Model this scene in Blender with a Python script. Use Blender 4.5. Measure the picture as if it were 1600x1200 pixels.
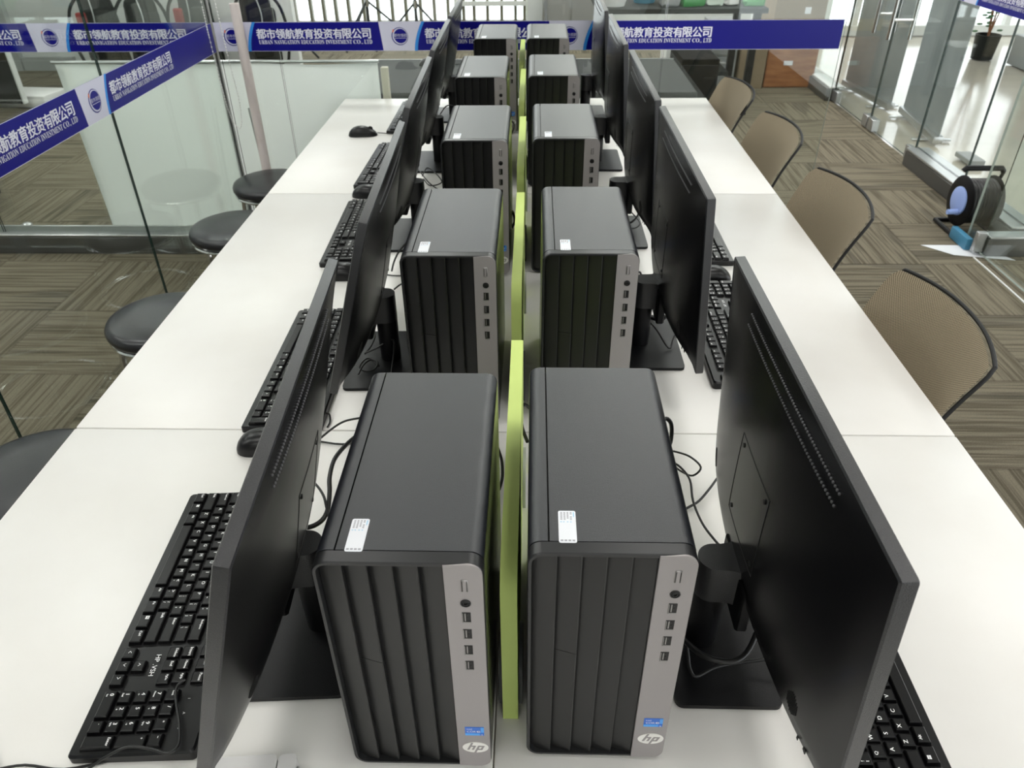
import bpy, bmesh, math, random
from mathutils import Vector, Matrix
random.seed(7)
PI = math.pi
S = bpy.context.scene
COL = S.collection
for o in list(bpy.data.objects):
    bpy.data.objects.remove(o)

# ------------------------------------------------------------------ camera
CAM = Vector((0.04, 0.0, 1.5933))
PITCH, YAW, ROLL, FPX = math.radians(34.628), math.radians(1.802), math.radians(-0.588), 1169.7
right0 = Vector((math.cos(YAW), math.sin(YAW), 0))
fwd0 = Vector((-math.sin(YAW) * math.cos(PITCH), math.cos(YAW) * math.cos(PITCH), -math.sin(PITCH)))
up0 = Vector((-math.sin(YAW) * math.sin(PITCH), math.cos(YAW) * math.sin(PITCH), math.cos(PITCH)))
c_, s_ = math.cos(ROLL), math.sin(ROLL)
rv = right0 * c_ + up0 * s_
uv_ = up0 * c_ - right0 * s_
cam = bpy.data.cameras.new('camera')
cam.sensor_width = 36.0
cam.lens = FPX / 1600 * 36
cam.clip_start = 0.02
cam.dof.use_dof = True
cam.dof.focus_distance = 0.95
cam.dof.aperture_fstop = 13.0
camo = bpy.data.objects.new('camera', cam)
COL.objects.link(camo)
camo.matrix_world = Matrix(((rv.x, uv_.x, -fwd0.x, CAM.x), (rv.y, uv_.y, -fwd0.y, CAM.y), (rv.z, uv_.z, -fwd0.z, CAM.z), (0, 0, 0, 1)))
S.camera = camo

# ------------------------------------------------------------------ world, exposure
W = bpy.data.worlds.new('daylight')
S.world = W
W.use_nodes = True
bg = W.node_tree.nodes['Background']
bg.inputs[0].default_value = (0.93, 0.97, 1.0, 1)
bg.inputs[1].default_value = 3.2
S.view_settings.view_transform = 'Standard'
S.view_settings.look = 'None'
S.view_settings.exposure = 0.0
S.view_settings.gamma = 1.0
S.view_settings.use_curve_mapping = False
S.cycles.transparent_max_bounces = 24
S.cycles.max_bounces = 10
PANEL_STRENGTH = 7.8
BACK_PANEL_STRENGTH = 15.0

# ------------------------------------------------------------------ materials
def mat(name, col, rough=0.5, metal=0.0, spec=0.5, bump=None, coat=0.0, emit=None):
    m = bpy.data.materials.new(name)
    m.use_nodes = True
    nt = m.node_tree
    b = nt.nodes['Principled BSDF']
    b.inputs['Base Color'].default_value = (*col, 1)
    b.inputs['Roughness'].default_value = rough
    b.inputs['Metallic'].default_value = metal
    b.inputs['Specular IOR Level'].default_value = spec
    b.inputs['Coat Weight'].default_value = coat
    if emit:
        b.inputs['Emission Color'].default_value = (*emit[0], 1)
        b.inputs['Emission Strength'].default_value = emit[1]
    if bump:
        tc = nt.nodes.new('ShaderNodeTexCoord')
        n = nt.nodes.new('ShaderNodeTexNoise')
        n.inputs['Scale'].default_value = bump[0]
        n.inputs['Detail'].default_value = 2
        bp = nt.nodes.new('ShaderNodeBump')
        bp.inputs['Strength'].default_value = bump[1]
        bp.inputs['Distance'].default_value = 0.001
        nt.links.new(tc.outputs['Object'], n.inputs['Vector'])
        nt.links.new(n.outputs['Fac'], bp.inputs['Height'])
        nt.links.new(bp.outputs['Normal'], b.inputs['Normal'])
    return m

def vary(m, c1, c2, scale, detail=4, stretch=(1, 1, 1), lo=0.35, hi=0.65):
    """noise-mixed base colour"""
    nt = m.node_tree
    b = nt.nodes['Principled BSDF']
    tc = nt.nodes.new('ShaderNodeTexCoord')
    mp = nt.nodes.new('ShaderNodeMapping')
    mp.inputs['Scale'].default_value = stretch
    n = nt.nodes.new('ShaderNodeTexNoise')
    n.inputs['Scale'].default_value = scale
    n.inputs['Detail'].default_value = detail
    r = nt.nodes.new('ShaderNodeValToRGB')
    r.color_ramp.elements[0].position = lo
    r.color_ramp.elements[1].position = hi
    r.color_ramp.elements[0].color = (*c1, 1)
    r.color_ramp.elements[1].color = (*c2, 1)
    nt.links.new(tc.outputs['Object'], mp.inputs['Vector'])
    nt.links.new(mp.outputs['Vector'], n.inputs['Vector'])
    nt.links.new(n.outputs['Fac'], r.inputs['Fac'])
    nt.links.new(r.outputs['Color'], b.inputs['Base Color'])
    return m

M = {}
M['table'] = vary(mat('white laminate', (.8, .79, .76), .33), (.765, .745, .71), (.805, .79, .76), 5, 5)
M['table_edge'] = mat('desk edge band', (.68, .66, .62), .5)
M['steel_leg'] = mat('grey painted steel', (.42, .43, .44), .4, .2)
M['case'] = mat('black painted case', (.0115, .013, .0175), .32, 0, .9, (1400, .3))
M['case_side'] = mat('black satin side', (.010, .0105, .012), .22, 0, .6)
M['bezel'] = mat('black bezel plastic', (.012, .0125, .0135), .38, 0, .6)
M['louver'] = mat('charcoal louver plastic', (.0085, .0085, .0085), .40, 0, .5)
M['silver'] = mat('warm silver plastic', (.335, .312, .308), .42, .25, .5)
M['black'] = mat('black moulded plastic', (.0035, .0035, .004), .42, 0, .2, (900, .15))
M['black_top'] = mat('black grained plastic', (.010, .010, .012), .30, 0, .8, (1000, .5))
M['stand_black'] = mat('black stand plastic', (.0042, .0042, .005), .36, 0, .28, (900, .3))
M['rear_black'] = mat('satin black monitor back', (.003, .003, .0035), .27, 0, .42)
M['gloss_black'] = mat('screen glass', (.004, .004, .005), .25, 0, .4)
M['dark'] = mat('port black', (.003, .003, .003), .5)
M['port_grey'] = mat('port metal', (.35, .34, .33), .35, .8)
M['key'] = mat('key plastic', (.005, .005, .0055), .28, 0, .34)
M['kbase'] = mat('keyboard base plastic', (.0055, .0055, .006), .3, 0, .34)
M['legend'] = mat('white legend ink', (.95, .95, .95), .6)
M['vent_glint'] = mat('vent glint grey', (.11, .11, .115), .4)
M['cable'] = mat('black rubber cable', (.008, .008, .008), .42)
M['white_plastic'] = mat('white plastic', (.78, .77, .76), .3)
M['adapter_white'] = mat('grey white plastic', (.60, .59, .585), .25)
M['sticker'] = mat('white label paper', (.80, .82, .86), .4)
M['print'] = mat('grey label print', (.35, .35, .38), .5)
M['print_blue'] = mat('pale blue label print', (.35, .62, .80), .5)
M['chip_blue'] = mat('chip sticker blue', (.035, .16, .62), .3)
M['chip_light'] = mat('chip sticker light blue', (.08, .36, .85), .3)
M['ink_white'] = mat('white ink', (.86, .86, .86), .4)
M['logo_white'] = mat('logo white', (.82, .80, .76), .3)
M['green'] = mat('lime divider fabric', (.66, .81, .25), .6, 0, .3)
M['clamp'] = mat('grey clamp plastic', (.20, .205, .21), .45)
M['clamp_light'] = mat('light grey clamp plastic', (.50, .51, .51), .4)
M['vinyl'] = mat('black vinyl', (.014, .014, .017), .33, 0, .5, (160, .15))
M['chrome'] = mat('chrome tube', (.75, .75, .75), .12, 1.0)
M['alu'] = mat('brushed aluminium', (.50, .51, .51), .32, .85)
M['rail_dark'] = mat('dark grey rail face', (.11, .11, .105), .3, .5)
M['blue'] = mat('banner blue', (.0035, .003, .205), .35, 0, .25)
M['banner_white'] = mat('banner pale lilac white', (.66, .66, .80), .35)
M['banner_cyan'] = mat('banner light blue', (.03, .27, .78), .35)
M['lettering'] = mat('banner white lettering', (.78, .78, .88), .4)
M['red'] = mat('red fabric', (.32, .03, .025), .6)
M['orange_red'] = mat('emblem orange red', (.75, .16, .05), .5)
M['pipe'] = vary(mat('pinkish white pipe', (.66, .58, .55), .45), (.50, .42, .38), (.68, .61, .585), 14, 3, (1, 1, .35), .3, .5)
M['bead'] = mat('bead chain plastic', (.72, .72, .70), .35)
def cloth_mat():
    m = bpy.data.materials.new('white backlit fabric')
    m.use_nodes = True
    nt = m.node_tree
    nt.nodes.remove(nt.nodes['Principled BSDF'])
    a, b, x = nt.nodes.new('ShaderNodeBsdfDiffuse'), nt.nodes.new('ShaderNodeBsdfTranslucent'), nt.nodes.new('ShaderNodeMixShader')
    a.inputs[0].default_value = b.inputs[0].default_value = (.86, .89, .87, 1)
    x.inputs[0].default_value = .5
    nt.links.new(a.outputs[0], x.inputs[1])
    nt.links.new(b.outputs[0], x.inputs[2])
    nt.links.new(x.outputs[0], nt.nodes['Material Output'].inputs[0])
    return m
M['white_cloth'] = cloth_mat()
M['beige_wood'] = mat('pale beige board', (.56, .52, .42), .5)
M['desk_black'] = mat('dark grey desk top', (.030, .033, .032), .6, 0, .08)
M['black_fabric'] = mat('black fabric', (.008, .008, .008), .9, 0, .1)
M['grey_fabric'] = mat('dark grey fabric', (.02, .02, .02), .9, 0, .1)
M['cabinet_wood'] = vary(mat('orange brown wood', (.33, .13, .045), .45), (.26, .095, .03), (.38, .155, .055), 9, 5, (.6, 3, 3))
M['carton'] = vary(mat('brown cardboard', (.25, .19, .12), .8), (.23, .175, .11), (.275, .21, .135), 6)
M['tape'] = mat('yellow packing tape', (.42, .27, .05), .3)
M['wall_white'] = vary(mat('white wall paint', (.70, .72, .70), .7), (.68, .70, .68), (.73, .745, .73), 2)
M['wall_grey'] = mat('grey wall trim', (.42, .44, .43), .6)
M['ceiling'] = mat('white ceiling', (.75, .75, .74), .8)
M['grey_box'] = mat('grey powder coat', (.27, .28, .28), .45)
M['white_metal'] = mat('white metal', (.72, .73, .72), .4)
M['teal'] = mat('teal plastic', (.10, .30, .42), .35)
M['reel_blue'] = mat('pale blue plastic', (.34, .46, .85), .35)
M['reel_foot'] = mat('blue plastic foot', (.055, .22, .36), .4)
M['paper'] = mat('white paper', (.74, .76, .79), .6)
M['green_pack'] = mat('green plastic wrap', (.04, .25, .06), .25, 0, .5)
M['clear_pack'] = mat('pale plastic wrap', (.62, .70, .62), .2, 0, .5)
M['banner_grey'] = vary(mat('grey banner back', (.28, .30, .31), .55), (.24, .265, .275), (.31, .33, .34), 3)
M['planter'] = mat('dark planter', (.012, .013, .012), .6, 0, .2)
M['leaf'] = mat('leaf', (.06, .16, .07), .5)
M['twig'] = mat('twig', (.25, .10, .04), .6)
M['light_panel'] = mat('led panel', (1, 1, 1), .5, emit=((1.0, .985, .955), PANEL_STRENGTH))
M['light_panel_back'] = mat('bright led panel', (1, 1, 1), .5, emit=((1.0, .99, .97), BACK_PANEL_STRENGTH))
M['window_frame'] = mat('grey window frame', (.16, .15, .10), .5)
M['window_white'] = mat('white window frame', (.70, .71, .68), .5)
M['tile'] = vary(mat('polished cream tile', (.50, .455, .38), .13, 0, .6), (.46, .42, .35), (.53, .485, .41), 1.5)
M['rubber'] = mat('rubber', (.012, .012, .012), .7)
M['cool_pane'] = mat('blue grey panel', (.16, .21, .24), .3)

def glass_mat(name, tint, fac=1.0):
    m = bpy.data.materials.new(name)
    m.use_nodes = True
    nt = m.node_tree
    nt.nodes.remove(nt.nodes['Principled BSDF'])
    out = nt.nodes['Material Output']
    tr = nt.nodes.new('ShaderNodeBsdfTransparent')
    tr.inputs[0].default_value = (*tint, 1)
    gl = nt.nodes.new('ShaderNodeBsdfGlossy')
    gl.inputs['Roughness'].default_value = 0.0
    gl.inputs['Color'].default_value = (.95, 1, .97, 1)
    lw = nt.nodes.new('ShaderNodeLayerWeight')      # Schlick reflectance, the same on both faces
    lw.inputs['Blend'].default_value = 0.5
    pw = nt.nodes.new('ShaderNodeMath')
    pw.operation = 'POWER'
    pw.inputs[1].default_value = 5.0
    fr = nt.nodes.new('ShaderNodeMath')
    fr.operation = 'MULTIPLY_ADD'
    fr.inputs[1].default_value = .96 * fac
    fr.inputs[2].default_value = .038 * fac
    mx = nt.nodes.new('ShaderNodeMixShader')
    nt.links.new(lw.outputs['Facing'], pw.inputs[0])
    nt.links.new(pw.outputs[0], fr.inputs[0])
    nt.links.new(fr.outputs[0], mx.inputs[0])
    nt.links.new(tr.outputs[0], mx.inputs[1])
    nt.links.new(gl.outputs[0], mx.inputs[2])
    nt.links.new(mx.outputs[0], out.inputs[0])
    return m
M['glass'] = glass_mat('clear partition glass', (.955, .975, .962))
M['glass_edge'] = mat('glass edge', (.012, .03, .025), .2)
M['glass_edge_light'] = mat('pale glass edge', (.30, .33, .30), .2)

def carpet_material():
    m = mat('striped carpet tiles', (.1, .1, .07), .95, 0, .1)
    nt = m.node_tree
    L = nt.links.new
    b = nt.nodes['Principled BSDF']
    def node(t, **kw):
        n = nt.nodes.new(t)
        for k, v in kw.items():
            setattr(n, k, v)
        return n
    def math_(op, a, bb=None, cc=None):
        n = node('ShaderNodeMath', operation=op)
        for i, v in enumerate((a, bb, cc)):
            if v is None:
                continue
            if isinstance(v, (int, float)):
                n.inputs[i].default_value = v
            else:
                L(v, n.inputs[i])
        return n.outputs[0]
    tc = node('ShaderNodeTexCoord')
    sp = node('ShaderNodeSeparateXYZ')
    L(tc.outputs['Object'], sp.inputs[0])
    x = math_('ADD', math_('MULTIPLY', sp.outputs[0], 2.0), 40.15)
    y = math_('ADD', math_('MULTIPLY', sp.outputs[1], 2.0), 40.3)
    ix, iy = math_('FLOOR', x), math_('FLOOR', y)
    fx, fy = math_('FRACT', x), math_('FRACT', y)
    par = math_('MODULO', math_('ADD', ix, iy), 2.0)
    def mixv(a, bb):   # par ? bb : a
        return math_('ADD', math_('MULTIPLY', a, math_('SUBTRACT', 1.0, par)), math_('MULTIPLY', bb, par))
    across = mixv(x, y)
    along = mixv(y, x)
    seed = math_('MULTIPLY', math_('ADD', math_('MULTIPLY', ix, 7.31), math_('MULTIPLY', iy, 3.77)), 1.0)
    def stripes(sa, sl, off):
        cb = node('ShaderNodeCombineXYZ')
        L(math_('MULTIPLY', across, sa), cb.inputs[0])
        L(math_('MULTIPLY', along, sl), cb.inputs[1])
        L(math_('ADD', seed, off), cb.inputs[2])
        n = node('ShaderNodeTexNoise')
        n.inputs['Scale'].default_value = 1.0
        n.inputs['Detail'].default_value = 2
        n.inputs['Roughness'].default_value = 0.6
        L(cb.outputs[0], n.inputs['Vector'])
        return n.outputs['Fac']
    s1 = stripes(30.0, 0.7, 0.0)
    s2 = stripes(66.0, 2.0, 31.0)
    st = math_('ADD', math_('MULTIPLY', s1, .65), math_('MULTIPLY', s2, .35))
    # broad darker bars inside some tiles
    s3 = stripes(3.2, 0.35, 77.0)
    rb = node('ShaderNodeValToRGB')
    rb.color_ramp.elements[0].position = 0.60
    rb.color_ramp.elements[1].position = 0.63
    L(s3, rb.inputs['Fac'])
    # tile joints
    ed = math_('MINIMUM', math_('MINIMUM', fx, math_('SUBTRACT', 1.0, fx)), math_('MINIMUM', fy, math_('SUBTRACT', 1.0, fy)))
    jn = node('ShaderNodeMath', operation='LESS_THAN')
    L(ed, jn.inputs[0])
    jn.inputs[1].default_value = 0.012
    cr = node('ShaderNodeValToRGB')
    cr.color_ramp.elements[0].position = 0.40
    cr.color_ramp.elements[1].position = 0.55
    cr.color_ramp.elements[0].color = (.098, .086, .060, 1)
    cr.color_ramp.elements[1].color = (.192, .168, .124, 1)
    L(st, cr.inputs['Fac'])
    mx = node('ShaderNodeMixRGB', blend_type='MULTIPLY')
    L(math_('MULTIPLY', rb.outputs['Color'], .8), mx.inputs['Fac'])
    L(cr.outputs['Color'], mx.inputs['Color1'])
    mx.inputs['Color2'].default_value = (.62, .64, .66, 1)
    mj = node('ShaderNodeMixRGB', blend_type='MULTIPLY')
    L(math_('MULTIPLY', jn.outputs[0], .5), mj.inputs['Fac'])
    L(mx.outputs['Color'], mj.inputs['Color1'])
    mj.inputs['Color2'].default_value = (.55, .55, .55, 1)
    fz = node('ShaderNodeTexNoise')
    fz.inputs['Scale'].default_value = 260
    fz.inputs['Detail'].default_value = 1
    L(tc.outputs['Object'], fz.inputs['Vector'])
    mf = node('ShaderNodeMixRGB', blend_type='OVERLAY')
    mf.inputs['Fac'].default_value = .35
    L(mj.outputs['Color'], mf.inputs['Color1'])
    L(fz.outputs['Fac'], mf.inputs['Color2'])
    L(mf.outputs['Color'], b.inputs['Base Color'])
    bp = node('ShaderNodeBump')
    bp.inputs['Strength'].default_value = .4
    bp.inputs['Distance'].default_value = .004
    L(fz.outputs['Fac'], bp.inputs['Height'])
    L(bp.outputs['Normal'], b.inputs['Normal'])
    return m
M['carpet'] = carpet_material()

def mesh_fabric():
    m = mat('tan woven mesh', (.30, .225, .145), .75, 0, .3)
    nt = m.node_tree
    L = nt.links.new
    b = nt.nodes['Principled BSDF']
    uv = nt.nodes.new('ShaderNodeTexCoord')
    sp = nt.nodes.new('ShaderNodeSeparateXYZ')
    L(uv.outputs['UV'], sp.inputs[0])
    def mm(op, a, bb=None):
        n = nt.nodes.new('ShaderNodeMath')
        n.operation = op
        for i, v in enumerate((a, bb)):
            if v is None:
                continue
            if isinstance(v, (int, float)):
                n.inputs[i].default_value = v
            else:
                L(v, n.inputs[i])
        return n.outputs[0]
    # diamond weave: product of two diagonal sines
    u = mm('MULTIPLY', sp.outputs[0], 2 * PI * 75)
    v = mm('MULTIPLY', sp.outputs[1], 2 * PI * 75)
    w = mm('MULTIPLY', mm('SINE', u), mm('SINE', v))
    w = mm('ADD', mm('MULTIPLY', w, .5), .5)
    r = nt.nodes.new('ShaderNodeValToRGB')
    r.color_ramp.elements[0].position = .30
    r.color_ramp.elements[1].position = .62
    r.color_ramp.elements[0].color = (.125, .102, .068, 1)
    r.color_ramp.elements[1].color = (.43, .355, .245, 1)
    L(w, r.inputs['Fac'])
    L(r.outputs['Color'], b.inputs['Base Color'])
    bp = nt.nodes.new('ShaderNodeBump')
    bp.inputs['Strength'].default_value = .5
    bp.inputs['Distance'].default_value = .002
    L(w, bp.inputs['Height'])
    L(bp.outputs['Normal'], b.inputs['Normal'])
    return m
M['chair_mesh'] = mesh_fabric()

# ------------------------------------------------------------------ mesh helpers
TEXT_CACHE = {}
def text_geo(body, offset=0.0):
    """glyph outlines as flat faces, size 1"""
    k = (body, offset)
    if k in TEXT_CACHE:
        return TEXT_CACHE[k]
    cu = bpy.data.curves.new('glyphs', 'FONT')
    cu.body = body
    cu.size = 1.0
    cu.offset = offset
    cu.resolution_u = 3
    ob = bpy.data.objects.new('glyphs', cu)
    COL.objects.link(ob)
    dg = bpy.context.evaluated_depsgraph_get()
    ev = ob.evaluated_get(dg)
    me = ev.to_mesh()
    vs = [tuple(v.co) for v in me.vertices]
    fs = [tuple(p.vertices) for p in me.polygons]
    ev.to_mesh_clear()
    bpy.data.objects.remove(ob)
    bpy.data.curves.remove(cu)
    TEXT_CACHE[k] = (vs, fs)
    return vs, fs

class MB:
    def __init__(s):
        s.bm = bmesh.new()
        s.uv = None
    def _set(s, faces, mi):
        for f in faces:
            f.material_index = mi
    def box(s, c, d, bev=0.0, seg=2, mi=0, rot=None, taper=None):
        before = set(s.bm.faces)
        r = bmesh.ops.create_cube(s.bm, size=1.0)
        vs = r['verts']
        for v in vs:
            v.co = Vector((v.co.x * d[0], v.co.y * d[1], v.co.z * d[2]))
            if taper and v.co.z > 0:
                v.co.x *= taper[0]
                v.co.y *= taper[1]
        if bev > 0:
            es = list({e for v in vs for e in v.link_edges})
            bmesh.ops.bevel(s.bm, geom=es, offset=bev, segments=seg, profile=.5, affect='EDGES')
        fs = [f for f in s.bm.faces if f not in before]
        vv = {v for f in fs for v in f.verts}
        mtx = Matrix.Translation(c) @ (rot.to_4x4() if rot is not None else Matrix())
        for v in vv:
            v.co = mtx @ v.co
        s._set(fs, mi)
        return s
    def poly_prism(s, pts, vec, mi=0, cap=True):
        """extrude polygon (list of 3d points) along vec"""
        vec = Vector(vec)
        a = [s.bm.verts.new(p) for p in pts]
        b = [s.bm.verts.new(Vector(p) + vec) for p in pts]
        n = len(pts)
        fs = []
        for i in range(n):
            fs.append(s.bm.faces.new((a[i], a[(i + 1) % n], b[(i + 1) % n], b[i])))
        if cap:
            fs.append(s.bm.faces.new(a[::-1]))
            fs.append(s.bm.faces.new(b))
        s._set(fs, mi)
        return s
    def lathe(s, prof, c=(0, 0, 0), n=32, mi=0, axis='Z'):
        """prof: (r, h) list; revolved about axis through c"""
        rings = []
        for r, h in prof:
            ring = []
            if r < 1e-6:
                ring = [s.bm.verts.new(s._ax(0, 0, h, c, axis))]
            else:
                for i in range(n):
                    a = 2 * PI * i / n
                    ring.append(s.bm.verts.new(s._ax(r * math.cos(a), r * math.sin(a), h, c, axis)))
            rings.append(ring)
        fs = []
        for A, B in zip(rings, rings[1:]):
            for i in range(n):
                j = (i + 1) % n
                if len(A) == 1 and len(B) == 1:
                    continue
                if len(A) == 1:
                    fs.append(s.bm.faces.new((A[0], B[j], B[i])))
                elif len(B) == 1:
                    fs.append(s.bm.faces.new((A[i], A[j], B[0])))
                else:
                    fs.append(s.bm.faces.new((A[i], A[j], B[j], B[i])))
        s._set(fs, mi)
        return s
    @staticmethod
    def _ax(x, y, h, c, axis):
        if axis == 'Z':
            p = (x, y, h)
        elif axis == 'Y':
            p = (x, h, y)
        else:
            p = (h, x, y)
        return Vector(p) + Vector(c)
    def cyl(s, c, r, h, n=24, mi=0, axis='Z', r2=None):
        r2 = r if r2 is None else r2
        return s.lathe([(0, 0), (r, 0), (r2, h), (0, h)], c, n, mi, axis)
    def tube(s, pts, r, n=8, mi=0, closed=False, smooth=0, r_end=None):
        P = [Vector(p) for p in pts]
        if smooth:
            P = catmull(P, smooth, closed)
        m = len(P)
        rings = []
        prev = None
        for i in range(m):
            if closed:
                t = P[(i + 1) % m] - P[i - 1]
            else:
                t = P[min(i + 1, m - 1)] - P[max(i - 1, 0)]
            t.normalize()
            if prev is None:
                a = Vector((0, 0, 1)) if abs(t.z) < .9 else Vector((1, 0, 0))
                u = t.cross(a).normalized()
            else:
                u = (prev - t * prev.dot(t)).normalized()
            prev = u
            w = t.cross(u)
            rr = r if r_end is None else r + (r_end - r) * i / (m - 1)
            rings.append([s.bm.verts.new(P[i] + (u * math.cos(2 * PI * k / n) + w * math.sin(2 * PI * k / n)) * rr) for k in range(n)])
        fs = []
        rng = range(m) if closed else range(m - 1)
        for i in rng:
            A, B = rings[i], rings[(i + 1) % m]
            for k in range(n):
                j = (k + 1) % n
                fs.append(s.bm.faces.new((A[k], A[j], B[j], B[k])))
        if not closed:
            fs.append(s.bm.faces.new(rings[0][::-1]))
            fs.append(s.bm.faces.new(rings[-1]))
        s._set(fs, mi)
        return s
    def grid(s, fn, nu, nv, mi=0, uvs=False):
        """fn(u,v)->point, u,v in 0..1"""
        V = [[s.bm.verts.new(fn(i / nu, j / nv)) for j in range(nv + 1)] for i in range(nu + 1)]
        lay = None
        if uvs:
            lay = s.bm.loops.layers.uv.verify()
        for i in range(nu):
            for j in range(nv):
                f = s.bm.faces.new((V[i][j], V[i + 1][j], V[i + 1][j + 1], V[i][j + 1]))
                f.material_index = mi
                if lay:
                    for lp, (a, b) in zip(f.loops, ((i, j), (i + 1, j), (i + 1, j + 1), (i, j + 1))):
                        lp[lay].uv = (a / nu * uvs[0], b / nv * uvs[1])
        return V
    def ellipsoid(s, c, d, n=16, mi=0, p=1.0, zmin=None):
        prof = []
        m = 10
        before = set(s.bm.verts)
        for i in range(m + 1):
            t = -PI / 2 + PI * i / m
            prof.append((max(0, math.cos(t)) ** p, math.copysign(abs(math.sin(t)) ** p, math.sin(t))))
        prof[0] = (0, -1)
        prof[-1] = (0, 1)
        s.lathe(prof, (0, 0, 0), n, mi)
        for v in s.bm.verts:
            if v not in before:
                z = v.co.z * d[2]
                if zmin is not None:
                    z = max(z, zmin)
                v.co = Vector((v.co.x * d[0] + c[0], v.co.y * d[1] + c[1], z + c[2]))
        return s
    def text(s, body, mtx, mi=0, offset=0.0):
        vs, fs = text_geo(body, offset)
        V = [s.bm.verts.new(mtx @ Vector(v)) for v in vs]
        for f in fs:
            try:
                s.bm.faces.new([V[i] for i in f]).material_index = mi
            except ValueError:
                pass
        return s
    def fit_text(s, body, origin, xdir, ydir, height=None, width=None, mi=0, offset=0.0, align='C'):
        """place flat text; bounding box centred (C) or left/bottom (L) at origin, height/width of its box"""
        vs, fs = text_geo(body, offset)
        if not vs:
            return s
        x0, x1 = min(v[0] for v in vs), max(v[0] for v in vs)
        y0, y1 = min(v[1] for v in vs), max(v[1] for v in vs)
        if height and width:
            sx, sy = width / (x1 - x0), height / (y1 - y0)
        elif height:
            sx = sy = height / (y1 - y0)
        else:
            sx = sy = width / (x1 - x0)
        ox, oy = ((x0 + x1) / 2, (y0 + y1) / 2) if align == 'C' else (x0, y0)
        xd, yd, o = Vector(xdir), Vector(ydir), Vector(origin)
        V = [s.bm.verts.new(o + xd * ((v[0] - ox) * sx) + yd * ((v[1] - oy) * sy)) for v in vs]
        for f in fs:
            try:
                s.bm.faces.new([V[i] for i in f]).material_index = mi
            except ValueError:
                pass
        return s
    def build(s, name, mats, parent=None, ang=38, smooth=True, loc=None):
        me = bpy.data.meshes.new(name)
        bmesh.ops.recalc_face_normals(s.bm, faces=s.bm.faces[:]) if smooth is not None else None
        s.bm.to_mesh(me)
        s.bm.free()
        if not isinstance(mats, (list, tuple)):
            mats = [mats]
        for m in mats:
            me.materials.append(M[m] if isinstance(m, str) else m)
        if smooth:
            me.polygons.foreach_set('use_smooth', [True] * len(me.polygons))
            me.set_sharp_from_angle(angle=math.radians(ang))
        o = bpy.data.objects.new(name, me)
        COL.objects.link(o)
        if parent is not None:
            o.parent = parent
        if loc is not None:
            o.location = loc
        return o

def catmull(P, k, closed=False):
    out = []
    n = len(P)
    rng = range(n) if closed else range(n - 1)
    for i in rng:
        if closed:
            p0, p1, p2, p3 = P[i - 1], P[i], P[(i + 1) % n], P[(i + 2) % n]
        else:
            p0, p1, p2, p3 = P[max(i - 1, 0)], P[i], P[i + 1], P[min(i + 2, n - 1)]
        for j in range(k):
            t = j / k
            out.append(.5 * ((2 * p1) + (p2 - p0) * t + (2 * p0 - 5 * p1 + 4 * p2 - p3) * t * t + (3 * p1 - p0 - 3 * p2 + p3) * t ** 3))
    if not closed:
        out.append(P[-1])
    return out

def thing(name, label, cat, loc=(0, 0, 0), rz=0.0, group=None):
    o = bpy.data.objects.new(name, None)
    o.empty_display_size = .05
    COL.objects.link(o)
    o.location = loc
    o.rotation_euler = (0, 0, rz)
    o['label'] = label
    o['category'] = cat
    if group:
        o['group'] = group
    return o
def tag(o, label, cat, group=None):
    o['label'] = label
    o['category'] = cat
    if group:
        o['group'] = group
    return o
def struct(o):
    o['kind'] = 'structure'
    return o
KIDS = {}
def kids(o):
    return list(o.children)
def dup(root, loc, rz, label, group=None):
    r = root.copy()
    COL.objects.link(r)
    r.location = loc
    r.rotation_euler = (0, 0, rz)
    r['label'] = label
    if group:
        r['group'] = group
    for ch in kids(root):
        c = ch.copy()
        COL.objects.link(c)
        c.parent = r
        for g in kids(ch):
            d = g.copy()
            COL.objects.link(d)
            d.parent = c
    return r

def rrect(w, h, r, n=5, cx=0, cy=0):
    """rounded rectangle outline (2d), ccw"""
    pts = []
    for (sx, sy, a0) in ((1, 1, 0), (-1, 1, PI / 2), (-1, -1, PI), (1, -1, 3 * PI / 2)):
        for i in range(n + 1):
            a = a0 + PI / 2 * i / n
            pts.append((cx + sx * (w / 2 - r) + r * math.cos(a), cy + sy * (h / 2 - r) + r * math.sin(a)))
    return pts

T = 0.75                       # desk top height
YB = 3.47                      # back glass plane
XL = -1.34                     # left glass plane
XR = 2.48                      # right glass plane
YFAR = 10.2                    # window wall far behind

# ================================================================== setting
struct(MB().box((-1.8, 3.55, -.02), (8.56, 13.3, .04)).build('floor', 'carpet', smooth=False))
struct(MB().box((5.24, 3.55, -.03), (5.52, 13.3, .04)).build('floor_right', 'tile', smooth=False))
struct(MB().box((1.0, 3.55, 2.83), (14.4, 13.6, .06)).build('ceiling', 'ceiling', smooth=False))
struct(MB().box((-6.1, 3.55, 1.4), (.08, 13.6, 2.8)).build('wall_left', 'wall_white', smooth=False))
struct(MB().box((-1.8, -3.1, 1.4), (8.6, .08, 2.8)).build('wall_front', 'wall_white', smooth=False))
struct(MB().box((-4.14, 7.72, 1.4), (3.84, .1, 2.8)).build('wall_back', 'wall_white', smooth=False))
struct(MB().box((-4.66, 7.64, .06), (.5, .06, .12)).box((-5.5, 7.64, .06), (.7, .06, .12)).build('baseboard_back', 'wall_grey', smooth=False))
# grey door lining and pilaster on the far left white wall
struct(MB().box((-4.98, 7.635, 1.4), (.12, .07, 2.8)).build('trim_1', 'wall_grey', smooth=False))
struct(MB().box((-3.62, 7.64, 1.4), (.10, .06, 2.8)).build('trim_2', 'wall_grey', smooth=False))
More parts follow.
